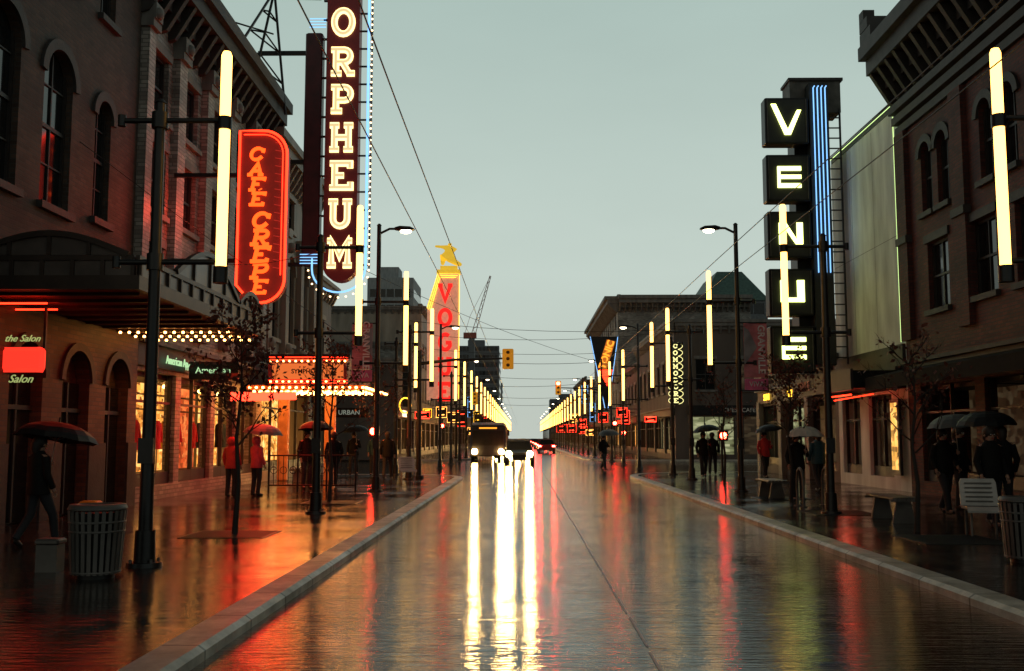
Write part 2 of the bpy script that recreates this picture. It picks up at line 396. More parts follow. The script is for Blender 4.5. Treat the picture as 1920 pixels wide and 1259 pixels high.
def building(side,x,y0,y1,H,mat,tm,label,rows=(),ww=1.2,sp=2.4,arch=False,zg=4.0,shops=None,shopz=.45,shopt=3.1,im=None,depth=16,corn=(.8,.6),end=False,ops=None,name='building',rich=0,style=0,glasses=None,endops=None,cmat=None,fm=None):
    im=im or (int_dim,)
    loc,a=frame_for(side,x,y0,y1); W=y1-y0
    root=root_(name,loc,label,'building',a)
    glasses=glasses or [glass_m]
    I=Matrix(); wb=B()
    if ops is None:
        ops=[]
        n=max(1,int((W-.8)/sp)); m0=(W-(n-1)*sp)/2
        for (a0,a1) in rows:
            for i in range(n): ops.append((m0+i*sp-ww/2,m0+i*sp+ww/2,a0,a1,'arch' if arch else 'win'))
    if shops is None: 
        ns=max(1,round(W/5.5)); sw=W/ns; shops=[(i*sw+.35,(i+1)*sw-.35,im[i%len(im)]) for i in range(ns)]
    ops2=list(ops)+[(s[0],s[1],shopz if len(s)<4 else s[3],shopt if len(s)<5 else s[4],'shop') for s in shops]
    xs=0; xe=W
    if end:
        if side<0: xs=.3
        else: xe=W-.3
    facade(root,wb,I,xe,H,ops2,mat,tm,glasses,style=style,x0=xs)
    wb.box(xs+.001,xe-.001,.3,depth,zg,H-.3,darkstone); wb.box(xs+.001,xe-.001,1.65,depth-.01,0,zg,darkstone)
    wb.box(xs+.002,xs+.22,.301,1.64,0,zg-.002,mat); wb.box(xe-.22,xe-.002,.301,1.64,0,zg-.002,mat)
    if end:
        if side<0: S=Matrix.Translation((0,depth,0))@Matrix.Rotation(-pi/2,4,'Z')
        else: S=Matrix.Translation((W,0,0))@Matrix.Rotation(pi/2,4,'Z')
        eo=endops
        if eo is None:
            eo=[]; n=max(1,int((depth-1)/sp)); m0=(depth-(n-1)*sp)/2
            for (a0,a1) in rows:
                for i in range(n): eo.append((m0+i*sp-ww/2,m0+i*sp+ww/2,a0,a1,'win'))
        facade(root,wb,S,depth,H,eo,mat,tm,glasses,style=style)
    mk('wall',wb,root)
    for s in shops: shop(root,I,s[0],s[1],shopz if len(s)<4 else s[3],shopt if len(s)<5 else s[4],s[2],rich)
    cb=B(); cmat=cmat or tm
    if corn: 
        cornice(cb,0,W,H-corn[0],corn[0],corn[1],cmat)
        if end:
            cb.M=S; cornice(cb,.2,depth-.2,H-corn[0]-.002,corn[0]-.003,corn[1]*.9,cmat); cb.M=I
    cb.box(.1,W-.1,-.02,.35,H+.001,H+.25,cmat)
    mk('cornice',cb,root)
    fb=B(); fb.box(.15,W-.15,-.15,-.002,shopt+.1,shopt+.62,fm or frame_m); fb.box(.1,W-.1,-.3,-.002,shopt+.622,shopt+.72,tm); mk('fascia',fb,root)
    return root
def lettering(root,s,size,mat,x,z,y=-.2,label=None,**k):
    return mk('lettering',text(s,size,mat,**k),root,(x,y,z),label=label)
def LT(ch):
    el=lambda cx,cy,rx,ry,a0,a1,n:[(cx+rx*math.cos(math.radians(a0+(a1-a0)*k/n)),cy+ry*math.sin(math.radians(a0+(a1-a0)*k/n))) for k in range(n+1)]
    if ch=='O': return [(el(.4,.5,.3,.42,0,360,20)[:-1],True)]
    if ch=='D': a=[[(.2,.08),(.2,.92)],[(.04,.92)]+el(.36,.5,.32,.42,90,-90,12)+[(.04,.08)]]
    if ch=='C': a=[[(.7,.68)]+el(.42,.5,.29,.42,50,310,16)+[(.7,.32)],[(.7,.6),(.7,.9)]]
    if ch=='G': a=[el(.42,.5,.29,.42,50,330,16)+[(.68,.46)],[(.45,.46),(.76,.46)]]
    if ch=='A': a=[[(.12,.08),(.4,.92),(.68,.08)],[(.22,.36),(.58,.36)],[(.0,.08),(.26,.08)],[(.54,.08),(.8,.08)]]
    if ch=='V': a=[[(.12,.92),(.4,.08),(.68,.92)],[(.0,.92),(.26,.92)],[(.54,.92),(.8,.92)]]
    if ch=='F': a=[[(.2,.08),(.2,.92)],[(.04,.92),(.7,.92),(.7,.75)],[(.2,.5),(.5,.5)],[(.04,.08),(.38,.08)]]
    if ch=='R': a=[[(.18,.08),(.18,.92)],[(.02,.92)]+el(.45,.7,.2,.22,90,-90,8)+[(.18,.48)],[(.4,.46),(.62,.08)],[(.02,.08),(.36,.08)],[(.54,.08),(.8,.08)]]
    if ch=='P': a=[[(.2,.08),(.2,.92)],[(.04,.92)]+el(.48,.69,.2,.23,90,-90,8)+[(.2,.46)],[(.04,.08),(.4,.08)]]
    if ch=='H': a=[[(.17,.08),(.17,.92)],[(.63,.08),(.63,.92)],[(.17,.5),(.63,.5)],[(.02,.92),(.32,.92)],[(.48,.92),(.78,.92)],[(.02,.08),(.32,.08)],[(.48,.08),(.78,.08)]]
    if ch=='E': a=[[(.2,.08),(.2,.92)],[(.04,.92),(.7,.92),(.7,.75)],[(.2,.5),(.5,.5)],[(.04,.08),(.72,.08),(.72,.27)]]
    if ch=='U': a=[[(.17,.92),(.17,.35)]+el(.4,.33,.23,.25,180,360,10)+[(.63,.92)],[(.02,.92),(.32,.92)],[(.48,.92),(.78,.92)]]
    if ch=='M': a=[[(.14,.08),(.14,.92),(.4,.4),(.66,.92),(.66,.08)],[(.0,.92),(.14,.92)],[(.66,.92),(.8,.92)],[(.0,.08),(.28,.08)],[(.52,.08),(.8,.08)]]
    return [(x,False) for x in a]
def letter(root,ch,x,z,w,h,sw,mat,y,slant=0,mat2=None,sw2=0):
    b=B()
    for i,(st,cl) in enumerate(LT(ch)):
        pts=[((px-.4)*w+x+slant*(py-.5)*h,(py-.5)*h+z) for px,py in st]
        b.ribbon(pts,sw,mat,y-.003*i,.05,cl)
        if mat2: b.ribbon(pts,sw2,mat2,y-.05-.003*i,.03,cl)
    return mk('letter',b,root)

# ---------------------------------------------------------------- LEFT side
o=[]
for c,w,z0,z1 in [(8.9,1.2,6.0,9.2),(11.0,1.2,6.0,9.1),(13.1,.8,6.2,8.8),(6.5,1.2,6.0,9.2)]:
    o.append((c-w/2,c+w/2,z0,z1,'arch')); o.append((c-w/2,c+w/2,10.6,13.2,'win'))
L1=building(-1,-9,8,23,17,brown_brick,darkstone,'dark brown brick building with tall arched windows over an arcade',ops=o,zg=4.6,
   shops=[(2.2,4.4,int_dim,.12,3.0),(5.2,7.6,int_red,.12,3.0)],shopt=3.9,corn=(.8,.7),style=2,name='brick_building')
b=B()
SA=Matrix.Translation((8.2,-.28,0))
def arcade(b,S):
    b.M=S; W=6.6; ops=[(.9,2.1,0.12,3.3),(2.9,4.1,.12,3.3),(4.9,6.1,.12,3.3)]
    us=[0,.9,2.1,2.9,4.1,4.9,6.1,W]
    for i in range(0,len(us)-1,2): b.box(us[i],us[i+1],0,.27,.1,3.9,arc_brick)
    for u0,u1,a,c in ops:
        b.box(u0,u1,0,.27,c,3.9,arc_brick); r=(u1-u0)/2; cx=(u0+u1)/2; zz=c-r
        arc=[(cx+r*math.cos(pi/2*k/6),zz+r*math.sin(pi/2*k/6)) for k in range(7)]
        b.prism([(x,0.001,z) for x,z in arc]+[(u1,.001,c)],(0,.268,0),arc_brick)
        b.prism([(2*cx-x,.001,z) for x,z in arc]+[(u0,.001,c)],(0,.268,0),arc_brick)
        full=[(cx+(r+.08)*math.cos(pi*k/14),zz+(r+.08)*math.sin(pi*k/14)) for k in range(15)]
        b.ribbon(full,.16,darkstone,-.06,.059)
        b.box(u0+.03,u1-.03,.2,.25,.11,c-.62,glass_m); b.box(cx-.03,cx+.03,.16,.199,.14,c-.62,frame_m); b.box(u0+.03,u1-.03,.15,.199,2.1,2.18,frame_m)
    for i in range(0,len(us)-1,2): b.box(us[i],us[i+1],-.05,-.002,.101,1.5,darkstone)
    b.M=Matrix()
arcade(b,SA); mk('arcade',b,L1,label='red lit brick arcade with three round arches')
cr=root_('entrance_canopy',(-9,15.6,0),'bronze and glass canopy with arched gables, red lit underneath','canopy')
b=B(); X1=2.95; Y1=7.5
b.box(0.02,X1,0,Y1,3.95,4.02,canopy_m); 
b.box(0.02,X1,-.1,-.002,3.9,4.12,canopy_m); b.box(X1,X1+.1,-.1,Y1+.1,3.9,4.12,canopy_m); b.box(.02,X1,Y1+.002,Y1+.1,3.9,4.12,canopy_m)
b.box(0.02,X1,-.08,-.004,4.36,4.44,canopy_m); b.box(X1+.02,X1+.09,-.08,Y1+.08,4.36,4.44,canopy_m)
for i in range(7): x=.05+(X1-.1)*i/6; b.box(x,x+.06,-.09,-.003,4.12,4.36,canopy_m)
for i in range(13): y=(Y1-.1)*i/12; b.box(X1+.012,X1+.095,y,y+.06,4.12,4.36,canopy_m)
mk('frame',b,cr)
b=B(); b.box(.03,X1,-.05,-.03,4.12,4.36,canopy_glass); b.box(X1+.03,X1+.05,0,Y1,4.12,4.36,canopy_glass); mk('glass_band',b,cr)
def gable(c,half,rise,ax):
    b=B()
    pts=[(c-half+2*half*k/16,4.45+rise*math.sin(pi*k/16)) for k in range(17)]
    if ax=='y': b.M=Matrix.Translation((X1+.02,0,0))@Matrix.Rotation(pi/2,4,'Z')
    b.prism([(p[0],-.05,p[1]) for p in pts],(0,.03,0),canopy_glass)
    b.ribbon(pts,.09,canopy_m,-.1,.09)
    for k in (4,8,12): b.box(pts[k][0]-.03,pts[k][0]+.03,-.09,-.005,4.445,pts[k][1],canopy_m)
    mk('gable',b,cr)
gable(1.6,1.25,.34,'x'); gable(3.5,1.9,.62,'y'); gable(6.4,.9,.3,'y')
b=B(); b.box(.05,X1-.02,.02,Y1-.02,3.925,3.948,canopy_red); 
for i in range(9): b.box(.1,X1-.1,.4+i*.8,.46+i*.8,3.87,3.924,canopy_m)
mk('soffit',b,cr)
for (y,x0,x1) in [(.8,.2,1.2),(1.6,.2,1.0)]: 
    b=B(); b.tube([(x0,y,3.8),(x1,y,3.8)],.016,red_neon,6); mk('neon_tube',b,cr)
for j in range(3):
    b=B()
    for i in range(13): b.sph((.5+i*.19,5.6+j*.85,3.82),.032,bulb_m,6,4)
    mk('bulb_string',b,cr,label='row of warm light bulbs')
sr=root_('shop_sign',(-8.45,16.9,2.9),'glowing red shop sign with green script lettering','sign')
b=B(); b.bbox(-.5,.42,-.05,.05,-.2,.22,E('salon_panel',(1,.03,.015),1.5),.07); mk('panel',b,sr)
b=B(); b.box(-.5,-.46,-.02,.02,.2,1.1,pole_m); b.box(.38,.42,-.02,.02,.2,1.1,pole_m); mk('bracket',b,sr)
sg=E('script_neon',(.75,.9,.3),.45)
mk('lettering',text('the Salon',.16,sg,shear=.45),sr,(.05,-.07,.36)); mk('lettering',text('Salon',.19,sg,shear=.45),sr,(.05,-.07,-.32))
o=[]
for c in (1.3,3.65,5.95,8.25,10.4):
    o+= [(c-.6,c+.6,7.1,8.75,'win'),(c-.6,c+.6,9.5,11.1,'win'),(c-.6,c+.6,4.9,6.3,'win')]
L2=building(-1,-9,23,34.5,13.3,white_brick,stone,'white glazed brick building with pilasters and heavy dark cornice',ops=o,zg=4.2,
  shops=[(.5,3.2,int_warm),(3.6,6.2,int_warm),(6.6,8.8,int_red),(9.1,11.2,int_warm)],shopt=3.2,corn=(1.2,.9),style=1,name='white_brick_building',cmat=darkstone,rich=1)
for c in (.15,2.45,4.8,7.1,9.35,11.3):
    b=B()
    x0=max(.02,c-.28); x1=min(11.48,c+.28)
    b.box(x0,x1,-.2,-.003,4.5,11.3,white_brick); b.box(x0-.06,x1+.06,-.3,-.002,11.302,11.5,stone)
    b.box(x0-.03,x1+.03,-.34,-.002,11.502,11.9,stone); b.sph((c,-.32,11.65),.16,stone,8,5)
    b.box(x0-.05,x1+.05,-.28,-.002,4.2,4.498,stone)
    mk('pilaster',b,L2)
lettering(L2,'American Apparel',.3,green_neon,2.9,3.52,-.22)
sr=root_('shop_sign',(-8.05,26.6,3.35),'lit white lettering sign projecting from shop','sign')
b=B(); b.bbox(-.75,.55,-.04,.04,-.22,.25,black_m,.02); mk('panel',b,sr); mk('lettering',text('American',.24,green_neon),sr,(-.1,-.06,.02))
b=B(); b.tube([(-.95,0,.2),(-.7,0,.2)],.02,pole_m); mk('bracket',b,sr)
for k,(yy,xx) in enumerate([(28.2,-7.6),(30.6,-7.4)]):
    sr=root_('shop_sign',(xx,yy,2.75+.12*k),'small glowing red sign board over shop door','sign')
    b=B(); b.bbox(-.55,.55,-.05,.05,-.12,.12,red_panel,.02); mk('panel',b,sr)
    b=B(); b.tube([(-1.4,0,.0),(-.55,0,.0)],.02,pole_m); mk('bracket',b,sr)
o=[(c-.7,c+.7,5.2,8.6,'arch') for c in (1.7,4.2,6.7)]+[(c-.5,c+.5,9.6,10.8,'win') for c in (1.7,4.2,6.7)]
L3=building(-1,-9,34.5,43,12.4,cream,cream,'cream terracotta theatre front with ornate arches',ops=o,zg=4.4,shops=[(.4,4,int_warm),(4.5,8.1,int_warm)],shopt=3.4,corn=(1.0,.7),name='theatre_building')
for c in (.45,2.95,5.45,8.0):
    b=B()
    b.box(c-.25,c+.25,-.22,-.003,4.5,9.1,cream); b.box(c-.32,c+.32,-.3,-.002,9.102,9.4,cream)
    b.sph((c,-.3,8.7),.22,cream,8,5); b.sph((c,-.24,4.9),.2,cream,8,5)
    mk('pilaster',b,L3)
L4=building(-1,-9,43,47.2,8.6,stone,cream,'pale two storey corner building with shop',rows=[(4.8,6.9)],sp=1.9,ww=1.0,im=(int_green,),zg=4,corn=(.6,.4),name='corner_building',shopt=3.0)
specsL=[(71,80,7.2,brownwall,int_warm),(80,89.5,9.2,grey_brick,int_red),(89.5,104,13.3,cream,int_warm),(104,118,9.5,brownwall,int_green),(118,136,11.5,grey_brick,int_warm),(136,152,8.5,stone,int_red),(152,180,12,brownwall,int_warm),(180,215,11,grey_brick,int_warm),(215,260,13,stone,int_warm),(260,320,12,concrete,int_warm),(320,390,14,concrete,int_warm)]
LB=[]
for i,(a,c,h,m,im) in enumerate(specsL):
    rows=[(4.9+3.1*k,6.7+3.1*k) for k in range(int((h-4.6)/3.1))]
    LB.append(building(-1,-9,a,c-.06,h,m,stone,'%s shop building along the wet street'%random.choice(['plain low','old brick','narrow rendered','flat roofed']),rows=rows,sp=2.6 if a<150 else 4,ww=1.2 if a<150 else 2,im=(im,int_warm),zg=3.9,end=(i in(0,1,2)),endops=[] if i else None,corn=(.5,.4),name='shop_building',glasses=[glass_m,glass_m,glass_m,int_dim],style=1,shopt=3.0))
lettering(LB[0],'COFFEE',.75,bulbw_m,4.5,3.4,-.22)
sr=root_('shop_sign',(-7.9,46.2,2.75),'dark sign board with pale lettering URBAN over shop','sign')
b=B(); b.bbox(-.8,.9,-.05,.05,-.22,.22,black_m,.02); mk('panel',b,sr); mk('lettering',text('URBAN',.3,E('pale_sign_letter',(.9,1,.8),.22)),sr,(0,-.07,0))
b=B(); b.tube([(-1.1,0,.1),(-.8,0,.1)],.03,pole_m); mk('bracket',b,sr)
# ---------------------------------------------------------------- RIGHT side
o=[]
for c in (1.9,2.95,5.4,6.5,9.0,10.1,13,14.1): o.append((c-.36,c+.36,7.6,9.5,'arch'))
for c in (2.4,5.0,7.2,10,13): o.append((c-.65,c+.65,4.95,6.75,'win'))
R1=building(1,10.8,8,28.5,12.9,red_brick,darkstone,'dark red brick building with corbelled cornice and paired arched windows',ops=o,zg=4.3,
  shops=[(.9,4.2,int_dim),(4.7,8.6,int_dim),(9.1,13,int_dim)],shopt=3.0,corn=(1.3,1.0),name='red_brick_building',end=False,cmat=darkstone)
for x0,x1 in [(.0,.7),(3.7,4.4),(7.7,8.3),(11.2,11.9)]:
    b=B(); b.box(x0+.01,x1,-.14,-.003,4.3,10.19,red_brick); b.box(x0+.005,x1+.05,-.2,-.002,7.0,7.2,darkstone); mk('pilaster',b,R1)
for k in range(3):
    b=B(); b.box(.02,20.3,-.1-.09*k,-.004,10.2+.3*k,10.42+.3*k,darkstone); mk('string_course',b,R1)
b=B(); 
b.prism([(.3,-.005,3.55),(.3,-1.3,3.25),(.3,-1.3,2.9),(.3,-.005,3.1)],(16,0,0),M('awning_dark',(.010,.008,.007),.8,spec=.15)); mk('awning',b,R1)
b=B()
for z,w in [(12.95,.55),(13.3,.4),(13.6,.22)]: b.box(-.15,-.15+w*1.6,-.95,-.95+w*1.5,z,z+.32,darkstone)
mk('corner_finial',b,R1)
R2=building(1,10.8,28.5,34.8,11.1,plaster,darkstone,'pale weathered plaster nightclub wall outlined with green neon',ops=[],zg=4.3,shops=[(.4,2.2,int_dim),(3.0,5.0,int_dim)],shopt=2.9,corn=None,name='nightclub_building',fm=darkstone)
b=B(); b.tube([(6.2,-.1,4.3),(6.2,-.1,11.2),(.1,-.1,11.2)],.013,M('neon_lime',(.1,.1,.1),.4,emit=(.7,1,.35),es=1.5),6); mk('neon_tube',b,R2)
b=B(); b.box(.1,6.1,-.008,-.002,7.4,7.412,stone); mk('panel_joint',b,R2)
for x in (2.1,4.1):
    b=B(); b.box(x,x+.012,-.012,-.009,4.3,11,stone); mk('panel_joint',b,R2)
b=B(); b.box(.1,6.2,-1.5,-.01,3.0,3.5,black_m); b.box(.05,6.25,-1.58,-1.502,2.95,3.55,frame_m); mk('canopy',b,R2)
b=B(); b.box(.1,6.25,-.1,-.003,3.56,4.25,darkstone); mk('band',b,R2)
b=B(); b.box(5.4,6.1,-.22,-.14,.55,2.7,frame_m); b.add([(5.5,-.23,.7),(6.0,-.23,.7),(6.0,-.23,2.6),(5.5,-.23,2.6)],[(0,1,2,3)],interior('poster_glow',(.9,.45,.08),(1,.75,.28),1.4,2)); mk('poster_case',b,R2,label='glowing yellow poster case')
b=B(); b.tube([(3.6,-1.3,2.85),(5.4,-1.3,2.85)],.022,red_neon,6); mk('neon_tube',b,R2)
b=B(); b.tube([(4.6,-1.55,2.7),(5.8,-.8,2.85)],.016,red_neon,6); mk('neon_tube',b,R2)
lettering(R2,'VENUE',.45,M('dull_letter',(.2,.06,.05),.5,emit=(1,.2,.1),es=.05),1.6,3.25,-1.61)
vr=root_('vertical_sign',(8.1,33,0),'tall nightclub blade sign reading VENUE in black boxes with blue neon','sign')
boxes=[(11.35,12.93),(9.4,10.98),(7.5,9.06),(5.58,7.14),(3.7,5.24)]
def poly_letter(kind,w,h):
    P=[]
    if kind=='V': P=[[(0,h),(.16*w,h),(.62*w,.0),(.44*w,0)],[(.46*w,.0),(.64*w,0),(1.0*w,.8*h),(.86*w,.8*h)]]
    if kind=='E': P=[[(.0,h),(w,h),(w,.8*h),(.0,.8*h)],[(.12*w,.6*h),(w,.6*h),(w,.42*h),(.12*w,.42*h)],[(0,.2*h),(w,.2*h),(w,0),(0,0)],[(0,.2*h+.002),(.12*w,.2*h+.002),(.12*w,.8*h-.002),(0,.8*h-.002)]]
    if kind=='N': P=[[(0,0),(.25*w,0),(.25*w,h),(0,h)],[(.252*w,h),(.3*w,h),(.748*w,.2*h),(.748*w,0),(.7*w,0),(.252*w,.75*h)],[(.75*w,0),(w,0),(w,h),(.75*w,h)]]
    if kind=='U': P=[[(0,.2*h),(.3*w,.2*h),(.3*w,h),(0,h)],[(0,.198*h),(0,0),(w,0),(w,.198*h)],[(.7*w,.2*h),(w,.2*h),(w,h),(.7*w,h)]]
    return P
for (z0,z1),ch in zip(boxes,'VENUE'):
    b=B(); b.bbox(0,1.45,0,.55,z0,z1,black_m,.03); b.box(.07,1.38,-.006,-.001,z0+.07,z1-.07,venue_bk)
    for e_ in ((.07,.09),(1.36,1.38)): b.box(e_[0],e_[1],-.03,-.007,z0+.07,z1-.07,steel_d)
    mk('letter_box',b,vr)
    b=B(); w=.78 if ch!='V' else 1.0; h=.72 if ch!='V' else 1.05; ox=.36 if ch!='V' else .2; oz=z0+.45 if ch!='V' else z0+.3
    for q in poly_letter(ch,w,h): b.prism([(ox+x,-.06,oz+z) for x,z in q],(0,.05,0),venue_m)
    mk('lettering',b,vr)
for i in range(4):
    b=B(); x=1.62+i*.13; b.tube([(x,-.05,7.0),(x,-.05,13.25),(x+.05,-.05,13.32)],.02,blue_neon,6); mk('neon_tube',b,vr)
b=B(); b.box(1.5,2.12,.02,.5,4.0,13.45,venue_bk); b.box(1.0,2.72,.56,1.5,12.6,13.7,M('weathered_steel',(.08,.075,.065),.6,var=.7,scale=2)); b.box(1.1,2.3,.56,1.4,4.0,12.598,black_m); b.box(.95,2.8,.5,1.55,13.702,13.8,darkstone)
for i in range(24): z=4.2+i*.35; b.box(2.122,2.5,.1,.14,z,z+.04,pole_m)
b.box(2.5,2.55,.08,.16,4,12.58,pole_m)
for (z0,z1) in boxes: b.box(1.451,1.499,.1,.4,(z0+z1)/2-.1,(z0+z1)/2+.1,pole_m)
mk('support_tower',b,vr)
R3=building(1,10.8,34.8,46.2,4.5,brownwall,stone,'low dark row of shops with pale piers',rows=[],im=(int_dim,int_green),zg=4.0,corn=(.4,.3),name='shop_building',shopt=3.0,ops=[],shops=[(.4,3.6,int_green),(4.4,7.6,int_dim),(8.2,11,int_dim)])
for c in (.2,4,8):
    b=B(); b.box(c-.18,c+.35,-.2,-.003,.1,3.2,stone); mk('pier',b,R3)
for s,c in [(2,yel_neon),(6,yel_neon)]: lettering(R3,'SUSHI' if s==2 else 'PIZZA',.4,c,s,3.35,-.2)
SEo=[(1,4.2,.45,3.1,'shop2'),(4.8,9,.45,3.1,'shop2'),(9.6,13.4,.45,3.1,'shop2')]+[(c-.7,c+.7,5.0,7.2,'win') for c in (2.2,5,7.8,10.6)]
R4=building(1,10.8,72,95,10,brownwall,stone,'brown rendered corner block with shop windows facing the junction',rows=[(5.0,7.2)],sp=3,ww=1.4,im=(int_dim,int_green),zg=4,corn=(.7,.5),end=True,depth=14,name='corner_building',glasses=[glass_m,glass_m,int_dim],endops=SEo)
SE=Matrix.Translation((23,0,0))@Matrix.Rotation(pi/2,4,'Z')
for u0,u1,im in [(1,4.2,int_green),(4.8,9,int_dim),(9.6,13.4,int_warm)]:
    b=B(); b.M=SE
    b.add([(u0,.28,.45),(u1,.28,.45),(u1,.28,3.1),(u0,.28,3.1)],[(0,1,2,3)],im)
    for i in range(4): x=u0+(u1-u0-.06)*i/3; b.box(x,x+.06,.1,.2,.45,3.1,frame_m)
    b.box(u0-.1,u1+.1,-.15,-.003,3.2,3.9,black_m); mk('shop_window',b,R4)
o2=mk('lettering',text('CHESS CAFE',.42,M('pale_letter',(.3,.3,.28),.6,emit=(1,.9,.7),es=.04)),R4); o2.matrix_local=SE@Matrix.Translation((4.5,-.2,3.55)); o2['label']='pale lettering over the shop'
R5=building(1,10.8,114,152,17.6,grey_brick,stone,'old grey brick block with projecting cornice',rows=[(5+3.1*k,6.9+3.1*k) for k in range(4)],sp=3.2,ww=1.3,im=(int_warm,int_green),zg=4,corn=(1.3,1.5),end=True,depth=15,name='brick_building',endops=[(c-.5,c+.5,9,10.6,'win') for c in (3,6,9)])
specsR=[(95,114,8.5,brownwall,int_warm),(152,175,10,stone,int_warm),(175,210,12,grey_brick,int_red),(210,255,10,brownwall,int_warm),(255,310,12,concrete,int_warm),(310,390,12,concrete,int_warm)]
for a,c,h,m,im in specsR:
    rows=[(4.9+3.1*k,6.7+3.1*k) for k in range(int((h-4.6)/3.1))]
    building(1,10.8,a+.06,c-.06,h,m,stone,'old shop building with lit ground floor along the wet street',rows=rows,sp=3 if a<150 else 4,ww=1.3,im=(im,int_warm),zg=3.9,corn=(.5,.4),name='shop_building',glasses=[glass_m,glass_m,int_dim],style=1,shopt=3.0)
def tower(x0,x1,y0,y1,H,m,lab,fl=3.2,roof=None):
    r=root_('tower_block',((x0+x1)/2,y0,0),lab,'building')
    w=(x1-x0)/2; b=B(); b.box(-w,w,0,y1-y0,0,H,m); 
    b.box(-w*.5,w*.3,2,8,H+.01,H+2.5,m); mk('wall',b,r)
    z=4
    while z<H-1.5:
        b=B(); b.box(-w+.4,w-.4,-.06,-.005,z,z+1.6,glass_m)
        n=int(2*w/1.6)
        for i in range(n+1): x=-w+.4+(2*w-.95)*i/n; b.box(x,x+.18,-.2,-.062,z,z+1.6,m)
        b.box(w+.005,w+.06,.4,y1-y0-.4,z,z+1.6,glass_m)
        mk('window_band',b,r); z+=fl
    if roof:
        b=B(); b.add([(-w-.3,-.3,H),(w+.3,-.3,H),(w+.3,y1-y0,H),(-w-.3,y1-y0,H),(-w*.4,4,H+5),(w*.4,4,H+5),(w*.4,y1-y0-4,H+5),(-w*.4,y1-y0-4,H+5)],[(0,1,5,4),(1,2,6,5),(2,3,7,6),(3,0,4,7),(4,5,6,7)],roof); mk('roof',b,r)
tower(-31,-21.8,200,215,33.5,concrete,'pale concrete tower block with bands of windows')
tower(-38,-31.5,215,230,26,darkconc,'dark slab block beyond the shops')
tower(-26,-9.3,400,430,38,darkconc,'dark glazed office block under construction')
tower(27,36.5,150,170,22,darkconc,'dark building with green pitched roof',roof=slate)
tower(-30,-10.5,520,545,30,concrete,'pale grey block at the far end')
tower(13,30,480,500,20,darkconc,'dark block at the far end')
b=B(); red_m=M('crane_red',(.35,.08,.05),.5)
p0=Vector((-17.5,350,36)); p1=Vector((-11.2,350,58))
dv=(p1-p0); sd=Vector((dv.z,0,-dv.x)).normalized()*.7
for k in (-1,1): b.tube([tuple(p0+sd*k),tuple(p1+sd*k*.3)],.12,red_m,5)
for i in range(14):
    t=i/14; t2=(i+1)/14; k=1 if i%2 else -1
    b.tube([tuple(p0+dv*t+sd*k*(1-.7*t)),tuple(p0+dv*t2-sd*k*(1-.7*t2))],.08,red_m,4)
b.box(-18.6,-16.6,349,351,0,36,darkconc); b.box(-20.5,-16,349,351,36.01,38,red_m); b.tube([(-20,350,38),(-18.2,350,44),(p1.x,350,p1.z)],.06,red_m,4)
mk('crane',b,label='red luffing tower crane over the rooftops',cat='crane')
# ---------------------------------------------------------------- ORPHEUM sign
orr=root_('theatre_sign',(-6.05,33,0),'tall maroon theatre blade sign reading ORPHEUM with bulbs and blue neon','sign')
b=B(); 
def capsule(x0,x1,z0,z1,n=12):
    r=(x1-x0)/2; c=(x0+x1)/2
    return [(c-r*math.cos(pi*k/n),z0+r-r*math.sin(pi*k/n)) for k in range(n+1)]+[(c+r*math.cos(pi*k/n),z1-r+r*math.sin(pi*k/n)) for k in range(n+1)]
b.prism([(x,0,z) for x,z in capsule(-.56,.55,6.75,18.8)],(0,.5,0),maroon); mk('panel',b,orr)
b=B(); b.bbox(-1.3,-.72,.1,.55,7.3,15.3,M('maroon_side',(.07,.010,.014),.4),.04)
for i in range(16): z=7.6+i*.68; b.box(-.72,-.561,.2,.28,z,z+.06,pole_m); 
for i in range(18): z=7.3+i*.62; b.box(.551,.98,.2,.26,z,z+.05,pole_m)
b.box(.93,.98,.15,.2,7.2,18,pole_m)
for z in (7.3,10.8,14.6): b.box(-2.95,-1.301,.25,.4,z,z+.12,pole_m)
mk('support_frame',b,orr)
for ch,zc in zip('ORPHEUM',[15.6,14.22,12.92,11.6,10.3,9.0,7.68]):
    letter(orr,ch,0,zc,1.02,.98,.205,cream_neon,-.06,0,cream_dim,.085)
lp=[(.86,18.6)]+[(.86,18.6-.5*k) for k in range(1,23)]+[(-.02+.88*math.cos(pi*k/14),7.15-.78*math.sin(pi*k/14)) for k in range(0,15)]+[(-.9,7.5),(-.9,7.25)]
b=B(); b.tube([(x,-.05,z) for x,z in lp],.03,blue_neon,6); mk('neon_tube',b,orr,label='blue neon outline')
b=B(); b.tube([(x*1.0+.0,.14,z-.0) for x,z in lp[:24]],.025,blue_neon,6); mk('neon_tube',b,orr,label='blue neon outline')
for k in range(4):
    b=B(); b.tube([(-1.32,.02,7.35+k*.1),(-.74,.02,7.35+k*.1)],.016,blue_neon,6); mk('neon_tube',b,orr)
    b=B(); b.tube([(-1.15,.02,15.45+k*.1),(-.6,.02,15.45+k*.1)],.016,blue_neon,6); mk('neon_tube',b,orr)
b=B()
for k in range(56): b.sph((.98,-.05,7.3+k*.2),.034,bulbw_m,6,4)
for k in range(13): a=pi*k/12; b.sph((-.02+1.0*math.cos(a),-.05,7.1-.9*math.sin(a)),.034,bulbw_m,6,4)
mk('bulb_string',b,orr,label='chain of small bulbs around the sign edge')
b=B()
def strut(p,q,r=.045): b.tube([p,q],r,pole_m,5)
strut((-11,32.4,16.3),(-6.8,32.9,16.4),.06); ap=(-8.3,32.5,16.5)
for q in [(-9.6,31.5,13.4),(-8.6,31.5,13.2),(-8.1,33.6,12.6),(-8.3,29,13.4)]: strut(ap,q)
